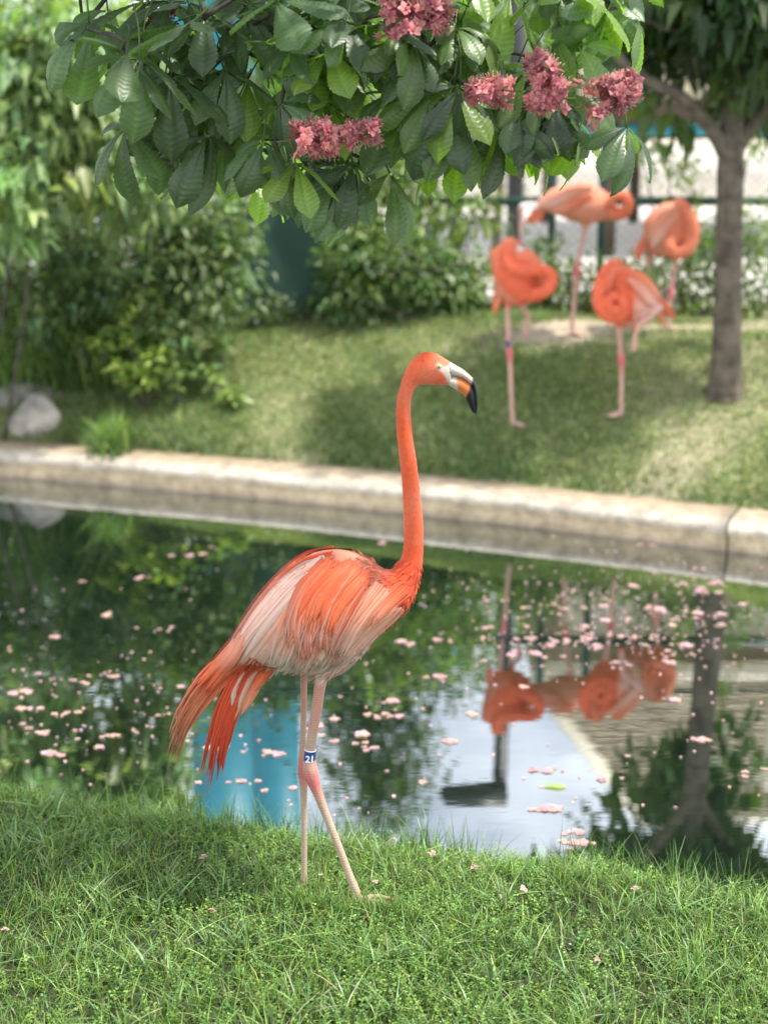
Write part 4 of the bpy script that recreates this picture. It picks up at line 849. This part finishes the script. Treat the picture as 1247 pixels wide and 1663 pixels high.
# ------------------------------------------------------------------ right-hand tree on the slope
def gpoint(px, py, it=12):
    Yg = 7.5
    for _ in range(it):
        z = float(far_z(*on_Y(px, py, Yg)[:2])); Yg = .5 * Yg + .5 * float(on_Z(px, py, z)[1])
    p = on_Y(px, py, Yg); p[2] = float(far_z(p[0], p[1])); return p
tb = gpoint(1176, 640); TY = tb[1]; s1 = 1 / ppm(TY, 400)
rt = thing('broadleaf_tree', 'grey trunked tree forking low on the grass slope beside the flamingos', 'tree', tb)
def tpath(pts, n=24):
    A = curve(pts, n); return on_Y(A[:, 0], A[:, 1], TY + A[:, 2]), A[:, 3] * s1
P, R = tpath([(1176, 652, 0, 36), (1177, 632, 0, 31), (1179, 600, 0, 26), (1180, 540, 0, 23.5), (1183, 400, 0, 21.5), (1186, 260, 0, 21), (1188, 200, 0, 19), (1190, 90, 0, 16), (1196, -60, 0, 13), (1190, -260, .1, 8)], 40)
kid('trunk', Build().tube(P, R * (1 + .03 * np.sin(np.arange(40) * 1.9)), 18).mesh('trunk'), M['bark2'], rt)
for pts in ([(1182, 262, 0, 13), (1158, 215, -.05, 12), (1110, 160, -.15, 10), (1060, 135, -.2, 8.5), (1010, 100, -.3, 7), (950, 20, -.35, 5)], [(1186, 262, 0, 13), (1212, 215, 0, 12), (1260, 150, 0, 10), (1330, 60, 0, 7)], [(1188, 175, 0, 10), (1165, 150, .1, 8), (1130, 90, .2, 6), (1100, 0, .25, 5)], [(1188, 140, 0, 9), (1220, 90, -.1, 7), (1260, 30, -.15, 5)], [(1000, 25, -.2, 4), (960, 10, -.2, 4), (1040, 30, -.2, 5), (1110, 55, -.1, 6)]):
    P, R = tpath(pts, 16); kid('branch', Build().tube(P, R, 8).mesh('branch'), M['bark2'], rt)
def wb(px, py, Yb, rx, ry, rz): p = on_Y(px, py, Yb); return (p[0], p[1], p[2], rx, ry, rz)
bl = [wb(1120, 40, TY, .30, .3, .16), wb(1210, 90, TY - .1, .25, .3, .2), wb(1060, 70, TY + .1, .22, .25, .16), wb(1090, 180, TY + .2, .18, .15, .10), wb(1230, 160, TY + .2, .14, .2, .12), wb(1000, 10, TY + .2, .25, .3, .16), wb(1180, -60, TY, .7, .5, .3), wb(1260, -20, TY, .6, .5, .4), wb(1040, -60, TY + .1, .42, .4, .2), wb(960, -40, TY, .22, .3, .10), wb(1200, -200, TY, .8, .6, .4), wb(1160, 50, 9.3, .26, .3, .26), wb(1240, 90, 9.3, .3, .3, .25), wb(1180, -80, 9.3, .45, .4, .35)]
V, f, C = clump_leaves(bl, 640, 9, .135, (0.060, 0.105, 0.036), .07, .35, .3, .48)
tag(kid('crown', make_mesh('crown', V, f, C), M['leaf'], rt), kind='stuff')

# ------------------------------------------------------------------ shrubs and plants on the left
def plant(name, label, cat, base, blobs, ncl, per, ls, colr, stems=5, group=None, **kw):
    t_ = thing(name, label, cat, base, group)
    V, f, C = clump_leaves(blobs, ncl, per, ls, colr, **kw); tag(kid('foliage', make_mesh('foliage', V, f, C), M['leaf'], t_), kind='stuff')
    b = np.asarray(base, float)
    for k in range(stems):
        q = np.array(blobs[k % len(blobs)]); e = q[:3] + rng.normal(0, .4, 3) * q[3:]
        s0 = b + rng.normal(0, .06, 3) * [1, 1, 0] - [0, 0, .03]
        kid('stem', Build().tube(curve([s0, (s0 + e) / 2 + rng.normal(0, .06, 3) * [1, 1, .3], e], 10), np.linspace(.011, .004, 10), 6).mesh('stem'), M['bark'], t_)
    return t_
def G(x, y): return np.array([x, y, float(far_z(x, y))])
plant('broadleaf_shrub', 'tall pale sage green shrub overhanging the boulders', 'shrub', G(-2.2, 8.15), [wb(60, 130, 7.9, .38, .3, .36), wb(150, 60, 8.0, .36, .3, .25), wb(100, 270, 7.85, .40, .3, .16), wb(10, 330, 7.75, .22, .25, .16), wb(165, 200, 8.0, .28, .25, .22), wb(230, 320, 8.05, .22, .22, .10), wb(-120, 150, 8.0, .5, .4, .5)], 620, 10, .125, (0.25, 0.345, 0.15), 2, spread=.06, droop=.35, shell=.5, asp=.40)
plant('dense_shrub', 'dark dense shrub mounded between the sage shrub and the screened fence', 'shrub', G(-1.4, 8.65), [wb(60, 450, 8.6, .48, .35, .42), wb(200, 430, 8.55, .42, .35, .36), wb(310, 430, 8.5, .30, .3, .32), wb(340, 360, 8.6, .26, .28, .2), wb(360, 470, 8.45, .17, .2, .22), wb(290, 520, 8.35, .22, .2, .22), wb(130, 540, 8.75, .30, .2, .20), wb(-150, 450, 8.7, .5, .4, .5)], 1000, 12, .070, (0.115, 0.175, 0.062), 3, spread=.055, droop=.3, shell=.45)
# tall grass behind the rocks
tg = thing('tall_grass_clump', 'clump of tall strappy grass behind the boulders', 'grass', G(-1.75, 8.3))
X = np.concatenate([rng.uniform(-2.7, -1.3, 1500), rng.normal(-1.48, .05, 220)]); Y = np.concatenate([rng.uniform(8.47, 8.66, 1500), rng.normal(7.86, .07, 220)])
P = np.stack([X, Y, far_z(X, Y)], -1); V, f, C = blades(P, np.concatenate([rng.uniform(.25, .62, 1500), rng.uniform(.1, .26, 220)]), rng.uniform(.008, .016, len(X)), vary((0.15, 0.25, 0.055), len(X), .35, .15), .5, 5)
tag(kid('blades', make_mesh('blades', V, f, C), M['grass'], tg), kind='stuff')
# leafy sapling
def stalky(name, label, cat, base, stems, ls, colr, group=None, nl=16):
    t_ = thing(name, label, cat, base, group)
    for e, n_ in stems:
        e = np.asarray(e, float); s0 = np.asarray(base, float) - [0, 0, .01]; pt = curve([s0, s0 * .45 + e * .55 + rng.normal(0, .02, 3), e], 20); kid('stem', Build().tube(pt, np.linspace(.006, .002, 20), 5).mesh('stem'), M['bark'], t_)
        ix = rng.integers(7, 20, n_); a = rng.uniform(0, 6.28, n_); D = np.stack([np.cos(a), np.sin(a), rng.uniform(-.1, .5, n_)], -1); l_ = ls * rng.uniform(.6, 1.2, n_)
        V, f, C = leaves(pt[ix], D, l_, l_ * .45, vary(colr, n_, .2, .1), .2, .25); tag(kid('leaves', make_mesh('leaves', V, f, C), M['leaf'], t_), kind='stuff')
    return t_
b = gpoint(235, 668)
stalky('sapling', 'yellow green leafy sapling in front of the dark shrub', 'sapling', b, [(on_Y(220, 490, b[1] - .02), 30), (on_Y(160, 545, b[1]), 26), (on_Y(275, 540, b[1] + .03), 26), (on_Y(250, 575, b[1] - .1), 26), (on_Y(200, 590, b[1] - .08), 24), (on_Y(185, 515, b[1]), 20)], .125, (0.30, 0.40, 0.11))
for i, (x, y, tx, ty, lb) in enumerate([(285, 668, 285, 575, 'upright leafy weed beside the sapling'), (345, 645, 342, 595, 'short pale leafy weed at the lawn edge below the dark shrub'), (375, 665, 372, 630, 'tiny bright weed alone on the lawn near the shrub'), (355, 600, 352, 545, 'leafy weed growing tight against the dark shrub')]):
    b = gpoint(x, y); stalky('weed', lb, 'weed', b, [(on_Y(tx, ty, b[1]), 26), (on_Y(tx + 10, ty + 14, b[1]), 12)], .10, (0.24, 0.34, 0.12))
# bushes and vines along the fence
plant('fence_bush', 'leafy green bush against the fence between the dark screen and the flamingos', 'bush', G(0.15, 9.0), [wb(640, 430, 9.0, .26, .15, .26), wb(590, 470, 9.0, .22, .13, .2), wb(710, 450, 9.0, .24, .15, .24), wb(760, 470, 9.0, .2, .12, .18), wb(560, 420, 9.05, .10, .1, .2)], 480, 11, .065, (0.13, 0.205, 0.065), 8, spread=.05)
plant('fence_vine', 'straggling bright vine climbing the fence behind the flamingos', 'vine', G(1.2, 9.05), [wb(880, 450, 9.05, .22, .1, .2), wb(1000, 470, 9.05, .3, .1, .16), wb(1090, 460, 9.05, .22, .1, .2), wb(1130, 400, 9.1, .12, .08, .2), wb(1220, 420, 9.05, .2, .1, .3)], 420, 9, .060, (0.15, 0.225, 0.070), 8, spread=.06)
plant('light_shrub', 'sparse light green shrub rising above the rail by the dark screen', 'shrub', G(.25, 9.12), [wb(690, 300, 9.18, .2, .08, .22), wb(610, 330, 9.18, .18, .08, .2), wb(640, 260, 9.18, .2, .08, .14), wb(770, 330, 9.18, .14, .06, .16)], 130, 9, .07, (0.19, 0.27, 0.085), 5, spread=.06)
plant('weed_patch', 'low dark weeds along the foot of the green screen', 'weeds', G(-.75, 9.1), [wb(430, 500, 9.12, .14, .05, .07), wb(490, 508, 9.12, .14, .05, .05), wb(540, 495, 9.12, .10, .05, .08)], 60, 9, .055, (0.08, 0.13, 0.05), 3, spread=.04)
plant('young_climber', 'yellow green climber shoots high on the fence beside the grey trunk', 'vine', G(1.9, 9.1), [wb(1080, 270, 9.2, .16, .05, .07), wb(1110, 300, 9.2, .07, .05, .14), wb(1040, 240, 9.2, .14, .05, .06), wb(1232, 215, 9.2, .05, .05, .12)], 40, 7, .06, (0.21, 0.29, 0.055), 4, spread=.04)

# ------------------------------------------------------------------ fence
FY = 9.30
fence = thing('chain_link_fence', 'dark green chain link fence with posts and rails behind the lawn', 'fence', (0, FY, .66))
posts = [-4.6, -2.9] + [float(on_Y(px, 400, FY)[0]) for px in (388, 705, 895, 975)] + [3.0, 4.8]
for x in posts: kid('post', Build().tube([(x, FY, .55), (x, FY, 1.82), (x, FY, 1.835)], [.024, .024, .01], 12).mesh('post'), M['fence'], fence)
zr = float(on_Y(800, 326, FY)[2])
for z, r in ((.72, .012),): kid('rail', Build().tube([(-5.5, FY - .028, z), (5.5, FY - .028, z)], r, 8).mesh('rail'), M['fence'], fence)
kid('rail', Build().box((-.6, FY - .075, zr - .026), (5.5, FY - .03, zr + .026)).mesh('rail', False), M['fence'], fence)
kid('rail', Build().tube([(-5.5, FY, 1.80), (5.5, FY, 1.80)], .009, 8).mesh('rail'), M['fence'], fence)
B = Build(); st = .06; h0, h1 = .70, 1.80; x = -5.4
tri = np.array([(0, 1, 4, 3), (1, 2, 5, 4), (2, 0, 3, 5)])
for sgn in (1, -1):
    for x in np.arange(-5.4, 5.4, st):
        e = sgn * (h1 - h0); r_ = .0017; y_ = FY + .004 * sgn
        V = np.array([(x - r_, y_ - r_, h0), (x + r_, y_ - r_, h0), (x, y_ + r_, h0), (x + e - r_, y_ - r_, h1), (x + e + r_, y_ - r_, h1), (x + e, y_ + r_, h1)]); B.add(V, tri)
tag(kid('wire_mesh', B.mesh('wire_mesh', False), M['fence'], fence), kind='stuff')
xs0, xs1 = float(on_Y(330, 450, FY)[0]), float(on_Y(625, 450, FY)[0])
u, v, f = grid(0, 1, 40, 0, 1, 14); Xc = xs0 + (xs1 - xs0) * u; ztop = float(on_Y(500, 345, FY)[2])
sc_ = make_mesh('windscreen', np.stack([Xc, FY - .05 + .012 * np.sin(Xc * 19) * np.sin(v * 3.1), .70 + (ztop - .70) * v], -1), f); kid('windscreen', sc_, M['screen'], fence)

# ------------------------------------------------------------------ beyond the fence
M['dark'] = plain('dark_painted_steel', (0.025, 0.027, 0.03), (0.04, 0.042, 0.045), 20, .5, .05, .001)
M['wall'] = plain('pale_rendered_wall', (0.56, 0.53, 0.48), (0.70, 0.67, 0.62), 2, .9, .2, .01)
w_ = thing('garden_wall', 'low pale rendered wall across the yard beyond the fence', 'wall', (2, 27, .66))
kid('wall_face', Build().box((-30, 27, .6), (30, 27.4, 1.72)).mesh('wall_face', False), M['wall'], w_); kid('wall_cap', Build().box((-30, 26.92, 1.722), (30, 27.48, 1.80)).mesh('wall_cap', False), M['wall'], w_)
def far_tree(label, x, y, h, blobs, ncl, per, ls, colr, group=None):
    t_ = thing('yard_tree', label, 'tree', (x, y, .66), group)
    kid('trunk', Build().tube(curve([(x, y, .55), (x + .05, y, .66 + h * .4), (x, y + .1, .66 + h * .9)], 12), np.linspace(.014 * h + .02, .015, 12), 10).mesh('trunk'), M['bark2'], t_)
    V, f, C = clump_leaves(blobs, ncl, per, ls, colr, spread=.14, shell=.4); tag(kid('crown', make_mesh('crown', V, f, C), M['leaf'], t_), kind='stuff')
far_tree('sunlit yellow green tree behind the sage shrub', -2.3, 10.2, 2.6, [(-2.55, 10.2, 2.1, .85, .6, .7), (-1.6, 10.2, 1.65, .6, .5, .5), (-3.1, 10.3, 2.6, .8, .6, .7), (-3.8, 10.3, 2.4, .8, .6, .9)], 560, 9, .10, (0.23, 0.33, 0.09))
far_tree('dark leafy tree beyond the fence above the green screen', -.15, 11.8, 3.2, [(-.25, 11.8, 2.3, .60, .5, .7), (-.05, 11.8, 3.2, .42, .4, .55), (0.0, 11.8, 3.8, .22, .25, .35), (.3, 11.9, 2.2, .45, .4, .5)], 900, 9, .10, (0.060, 0.105, 0.032))
far_tree('light green tree beyond the fence next to the lamp post', .95, 13.0, 2.4, [(.85, 13.0, 2.4, .6, .5, .55), (.5, 13.0, 2.9, .5, .5, .4), (.45, 13.1, 1.9, .5, .5, .4)], 330, 9, .10, (0.12, 0.19, 0.05))
for i, (x, r, hz, c_) in enumerate([(-16, 4, 5.5, (.06, .11, .03)), (-9.5, 3.6, 5, (.09, .15, .04)), (-4, 3, 4.4, (.07, .12, .035)), (1.5, 3.2, 4.6, (.06, .11, .035)), (6.5, 3.4, 5, (.08, .14, .04)), (13, 4, 5.5, (.06, .11, .03))]):
    lb = ['wide dark tree behind the pale wall, farthest from the pavilion', 'bright tree behind the pale wall beside the wide dark one', 'mid green tree behind the pale wall in line with the sage shrub', 'dark green tree behind the pale wall in line with the lamp post', 'light green tree behind the pale wall and the pavilion', 'tall dark tree behind the pavilion roof'][i]
    far_tree(lb, x, 31, hz, [(x, 31, hz * .62, r, 2, hz * .42), (x + r * .4, 31, hz * .45, r * .7, 2, hz * .35), (x - r * .4, 31, hz * .5, r * .7, 2, hz * .35)], 330, 9, .34, c_, 'trees behind the pale wall')
hg = thing('hedge', 'long dark green hedge just behind the fence and the sage shrub', 'hedge', (-2.2, 10.0, .66))
V, f, C = clump_leaves([(x, 9.95, 1.35, .42, .28, .82 + .15 * math.sin(x * 3)) for x in np.arange(-5.4, -.1, .42)] + [(x, 9.95, 1.85, .32, .24, .36) for x in np.arange(-1.6, -.3, .22)], 2100, 9, .085, (0.055, 0.095, 0.034), .07, .3, .35)
tag(kid('foliage', make_mesh('foliage', V, f, C), M['leaf'], hg), kind='stuff')
for x in np.arange(-5.3, -.1, .5): kid('stem', Build().tube([(x, 9.95, .6), (x + .03, 9.97, 1.2), (x - .02, 9.95, 1.7)], [.02, .015, .006], 6).mesh('stem'), M['bark'], hg)
# teal panel wall
M['teal'] = plain('teal_painted_panel', (0.020, 0.235, 0.32), (0.027, 0.275, 0.375), 2, .5, .05, .003)
tw = thing('panel_wall', 'tall bright teal painted panel wall beyond the fence', 'wall', (-1.0, 14.6, .66))
zz = 2.35
for x in (-1.9, -.29, .7): kid('post', Build().tube([(x, 14.8, .6), (x, 14.8, 3.4)], .06, 10).mesh('post'), M['dark'], tw)
for xa, xb in ((-2.05, -1.40), (-1.388, -.90), (-.285, .85)):
    top = 6.6 if xb < -.2 else 3.6
    kid('panel', Build().box((xa, 14.6, zz), (xb, 14.72, top)).mesh('panel', False), M['teal'], tw)
# pavilion with a hipped shingle roof
M['shingle'] = plain('taupe_shingle', (0.30, 0.25, 0.17), (0.42, 0.355, 0.25), 9, .9, .4, .01)
M['trim'] = plain('cream_trim', (0.62, 0.56, 0.42), (0.70, 0.64, 0.50), 6, .7, .1, .003)
M['beam'] = plain('brown_beam', (0.06, 0.042, 0.028), (0.10, 0.07, 0.05), 8, .8, .2, .004)
pv = thing('pavilion', 'open pavilion with brown beams and a hipped taupe shingle roof', 'building', (4.2, 16.5, .66))
x0, x1, y0, y1, ze, zt = 1.55, 8.0, 14.2, 20.5, 3.55, 6.6
kid('beam', Build().box((x0 + .25, y0 + .3, 1.93), (x1 - .25, y0 + .5, 2.12)).mesh('beam', False), M['beam'], pv)
kid('frieze_wall', Build().box((x0 + .3, y0 + .33, 2.122), (x1 - .3, y0 + .47, ze)).mesh('frieze_wall', False), M['trim'], pv)
for x in (x0 + .62, 3.32, x1 - .4):
    for y in (y0 + .4, y1 - .4): kid('post', Build().box((x - .07, y - .065, .62), (x + .07, y + .065, 1.928 if y < 16 else ze)).mesh('post', False), M['beam'], pv)
kid('teal_beam', Build().box((x0 + .3, y0 + .36, 1.795), (x1 - .3, y0 + .44, 1.90)).mesh('teal_beam', False), M['teal'], pv)
rx0, rx1, ry = x0 + 1.75, x1 - 1.75, (y0 + y1) / 2
ncr = 16
def lerp(a, b, t): return a + (b - a) * t
roofo = kid('roof', Build().add(np.array([(x0, y0, ze), (x1, y0, ze), (x1, y1, ze), (x0, y1, ze), (rx0, ry, zt), (rx1, ry, zt)]), [np.array([(0, 1, 5, 4), (2, 3, 4, 5)]), np.array([(3, 0, 4), (1, 2, 5)])]).mesh('roof', False), M['shingle'], pv)
B = Build()
for k in range(ncr):                                           # overlapping shingle courses, each with a butt edge
    t0, t1 = k / ncr, (k + 1.12) / ncr; t1 = min(t1, 1)
    for (A0, A1, Bq0, Bq1, nrm) in (((x0, y0), (x1, y0), (rx0, ry), (rx1, ry), (0, -1)), ((x0, y1), (x0, y0), (rx0, ry), (rx0, ry), (-1, 0))):
        A0, A1, Bq0, Bq1 = map(np.array, (A0, A1, Bq0, Bq1)); l0, r0, l1, r1 = lerp(A0, Bq0, t0), lerp(A1, Bq1, t0), lerp(A0, Bq0, t1), lerp(A1, Bq1, t1)
        za, zb = lerp(ze, zt, t0), lerp(ze, zt, t1); o_ = np.array([*(np.array(nrm) * .03), .035])
        V = np.array([[*l0, za], [*r0, za], [*r1, zb], [*l1, zb]]) + [0, 0, .012]; Vt = V.copy(); Vt[:2] += o_
        B.add(np.vstack([Vt, V[:2]]), np.array([(0, 1, 2, 3), (4, 5, 1, 0)]))
kid('shingle_courses', B.mesh('shingle_courses', False), M['shingle'], pv)
for a, b in (((x0, y0, ze), (rx0, ry, zt)), ((x1, y0, ze), (rx1, ry, zt)), ((rx0, ry, zt), (rx1, ry, zt))):
    kid('ridge_board', Build().tube([np.array(a) + [0, 0, .06], np.array(b) + [0, 0, .06]], .10, 6).mesh('ridge_board', False), M['trim'], pv)
kid('fascia', Build().box((x0 - .02, y0 - .06, ze - .16), (x1, y0 - .005, ze + .02)).mesh('fascia', False), M['trim'], pv)
kid('gable_trim', Build().box((3.95, y0 - .12, ze + .1), (4.2, y0 + .06, ze + 1.2)).mesh('gable_trim', False), M['trim'], pv)
# lamp post
lx, ly = float(on_Y(838, 300, 11)[0]), 11.0
lp = thing('lamp_post', 'dark lamp post with a flat arm and lamp head beyond the fence', 'lamp post', (lx, ly, .66))
kid('pole', Build().tube([(lx, ly, .6), (lx - .01, ly, 2.2), (lx - .03, ly, 3.32)], [.065, .06, .055], 14).mesh('pole'), M['dark'], lp)
kid('lamp_head', Build().add(np.array([(lx - .50, ly - .10, 3.34), (lx + .03, ly - .10, 3.24), (lx + .03, ly + .10, 3.24), (lx - .50, ly + .10, 3.34), (lx - .46, ly - .08, 3.40), (lx + .03, ly - .08, 3.42), (lx + .03, ly + .08, 3.42), (lx - .46, ly + .08, 3.40)]), np.array([(0, 3, 2, 1), (4, 5, 6, 7), (0, 1, 5, 4), (1, 2, 6, 5), (2, 3, 7, 6), (3, 0, 4, 7)])).mesh('lamp_head', False), M['dark'], lp)

# ------------------------------------------------------------------ boulders on the kerb edge
m_rock = plain('granite', (0.20, 0.185, 0.175), (0.52, 0.46, 0.39), 7, .9, .7, .012)
m_rock2 = plain('mossy_granite', (0.085, 0.085, 0.065), (0.24, 0.23, 0.20), 12, .95, .8, .012)
def boulder(name, label, pts, Yb, mt, seed):
    r = np.random.default_rng(seed); V = np.array([[*on_Y(x, y + 4, Yb + dy)] for x, y, dy in pts])
    bm = bmesh.new(); [bm.verts.new(v) for v in V]; bmesh.ops.convex_hull(bm, input=bm.verts[:])
    bmesh.ops.delete(bm, geom=[v for v in bm.verts if not v.link_faces], context='VERTS')
    bmesh.ops.bevel(bm, geom=bm.edges[:] , offset=.004, segments=1, affect='EDGES', profile=.6)
    bmesh.ops.triangulate(bm, faces=bm.faces[:]); bmesh.ops.subdivide_edges(bm, edges=[e for e in bm.edges if e.calc_length() > .03], cuts=2, use_grid_fill=True)
    bmesh.ops.triangulate(bm, faces=bm.faces[:]); bmesh.ops.smooth_vert(bm, verts=bm.verts[:], factor=.1, use_axis_x=True, use_axis_y=True, use_axis_z=True)
    for v in bm.verts: v.co += Vector((1, .6, 1)) * .007 * float(wob(v.co.x * 14 + v.co.y * 9, v.co.z * 14 - v.co.y * 6, 1.5, seed % 5))
    me = bpy.data.meshes.new(name); bm.to_mesh(me); bm.free()
    o_ = obj(name, me, mt); me.transform(Matrix.Translation(-Vector(V.mean(0)))); o_.location = V.mean(0); tag(o_, label, 'boulder'); return o_
YB = float(cop_line(-1.9)) + COPW + .13
boulder('boulder', 'pale angular granite boulder sitting on the kerb edge', [(52, 634, .05), (66, 634, .10), (40, 650, .0), (100, 668, .02), (103, 690, .02), (98, 722, .03), (62, 724, -.04), (20, 720, -.02), (5, 702, .0), (6, 690, .04), (84, 650, .06), (92, 700, -.05), (35, 700, -.07), (60, 690, -.10), (80, 640, .28), (20, 690, .28), (100, 720, .26), (12, 722, .25)], YB, m_rock, 3)
boulder('boulder', 'darker mossy boulder behind the pale angular one', [(-30, 640, .1), (5, 622, .1), (45, 612, .15), (95, 626, .12), (122, 644, .12), (124, 662, .1), (112, 700, .1), (100, 725, .1), (-30, 725, .08), (-40, 680, .05), (60, 615, .4), (118, 650, .4), (-20, 630, .4), (100, 720, .4), (-20, 720, .4)], YB + .14, m_rock2, 8)

# ------------------------------------------------------------------ fallen blossom
def blossom(seed, npet, spread):
    r = np.random.default_rng(seed); B = Build()
    for k in range(npet):
        a = k * 6.283 / npet * (1 if npet < 7 else 2.0) + r.normal(0, .25); L_ = r.uniform(.013, .024) * spread; tl = r.uniform(-.02, .14)
        d_ = np.array([math.cos(a), math.sin(a), tl]); sd = np.array([-math.sin(a), math.cos(a), 0]); b = np.array([r.normal(0, .0012), r.normal(0, .0012), .002 + .0008 * k])
        V = [b - d_ * .003, b + d_ * L_ * .5 + sd * L_ * .46 + [0, 0, .002], b + d_ * L_ * .55, b + d_ * L_ * .5 - sd * L_ * .46 + [0, 0, .002], b + d_ * L_]
        cc = np.array((.55, .36, .36)) * r.uniform(.8, 1.15); cc = cc * [1, r.uniform(.72, 1.2), r.uniform(.75, 1.15)]
        B.add(np.array(V), np.array([(0, 2, 1), (0, 3, 2), (1, 2, 4), (2, 3, 4)]), np.clip(cc, .02, .85))
    me = B.mesh('fallen_blossom'); me.materials.append(M['petal']); return me
BM_ = [blossom(k, n_, s_) for k, (n_, s_) in enumerate([(3, .62), (5, .66), (6, .70), (8, .78), (4, .62), (9, .82), (11, .9)])]
spots = []
def band(n, x0, x1, y0, y1, cluster=0.0):
    for _ in range(n):
        x, y = random.uniform(x0, x1), random.uniform(y0, y1)
        if cluster: x, y = random.gauss((x0 + x1) / 2, (x1 - x0) / 3.4), random.gauss((y0 + y1) / 2, (y1 - y0) / 3.4)
        
        m_ = random.choice([1, 1, 2, 2, 3, 4, 5])
        for q in range(m_): spots.append((x + random.gauss(0, 14) * (m_ > 1), y + random.gauss(0, 2.0) * (m_ > 1)))
random.seed(21)
band(52, 800, 1240, 940, 1070, 1); band(12, 780, 1100, 1030, 1085); band(14, 30, 300, 1090, 1240); band(8, 300, 640, 1080, 1260); band(9, 0, 480, 900, 1060); band(9, 480, 800, 900, 1200); band(8, 900, 1247, 1080, 1300); band(5, 900, 1240, 1340, 1385); band(5, 680, 900, 1200, 1330); band(5, 300, 480, 1210, 1300); band(10, 300, 1247, 870, 935)
nb = 0
random.shuffle(spots)
for x, y in spots:
    if nb >= 298: break
    p = on_Z(x, y, .0015)
    if p[1] > cop_line(p[0]) - .03 or p[1] < bank_line(p[0]) + .01: continue
    o_ = obj('fallen_blossom', random.choice(BM_ if y > 930 else BM_[:5] + BM_[5:]), None, None, [float(v) for v in p]); o_.rotation_euler = (0, 0, random.uniform(0, 6.28)); sc = random.choice([.5, .65, .8, .95, 1.2]) * random.uniform(.85, 1.15); o_.scale = (sc * 1.15, sc * 1.15, sc * .16)
    tag(o_, 'fallen pink blossom petals floating on the dark pond', 'blossom', 'fallen blossoms floating on the pond'); nb += 1
for x, y in [(560, 1290), (640, 1345), (700, 1375), (330, 1395), (345, 1483), (8, 1511), (970, 1555), (610, 1432), (1030, 1440), (520, 1425), (850, 1445), (770, 1400)]:
    p = on_Z(x, y, .19); o_ = obj('fallen_blossom', random.choice(BM_[:3]), None, None, [float(v) for v in p[:2]] + [float(near_z(p[0], p[1])) + .042]); o_.rotation_euler = (random.uniform(-.3, .3), random.uniform(-.3, .3), random.uniform(0, 6)); o_.scale = (.8, .8, .8)
    if p[1] > bank_line(p[0]): o_.location.z = .002
    tag(o_, 'fallen pink blossom petals caught in the near grass', 'blossom', 'fallen blossoms in the near grass')
# loose single petals too small to pick apart
n = 640; x = rng.uniform(0, 1247, n); y = rng.uniform(870, 1330, n); x[:420] = rng.normal(1010, 150, 420); y[:420] = rng.normal(1000, 50, 420); x[420:500] = rng.normal(180, 130, 80); y[420:500] = rng.normal(1150, 50, 80); P = on_Z(x, y, .0025)
k = (P[:, 1] < cop_line(P[:, 0]) - .04) & (P[:, 1] > bank_line(P[:, 0]) + .02); P = P[k]; a = rng.uniform(0, 6.28, len(P)); l_ = rng.uniform(.008, .018, len(P))
V, f, C = leaves(P, np.stack([np.cos(a), np.sin(a), 0 * a], -1), l_, l_ * .8, vary((.54, .36, .36), len(P), .2, .1), .05, 0, np.tile([0, 0, 6.0], (len(P), 1)))
tag(obj('loose_petals', make_mesh('loose_petals', V, f, C), M['petal']), 'tiny loose pink petals scattered over the pond', 'petals', kind='stuff')
# one floating leaf
lv, lf, lc_ = leaflet(7, 13, .085, .036, .15, .1, .001)
lo = obj('floating_leaf', make_mesh('floating_leaf', lv * [1, 1, .5] + [0, 0, .006], lf, lc_[:, None] * np.array((.30, .38, .17))), M['leaf'], None, [float(v) for v in on_Z(872, 1275, .001)]); lo.rotation_euler = (0, 0, -1.75); tag(lo, 'single pale green leaf floating on the pond', 'leaf')
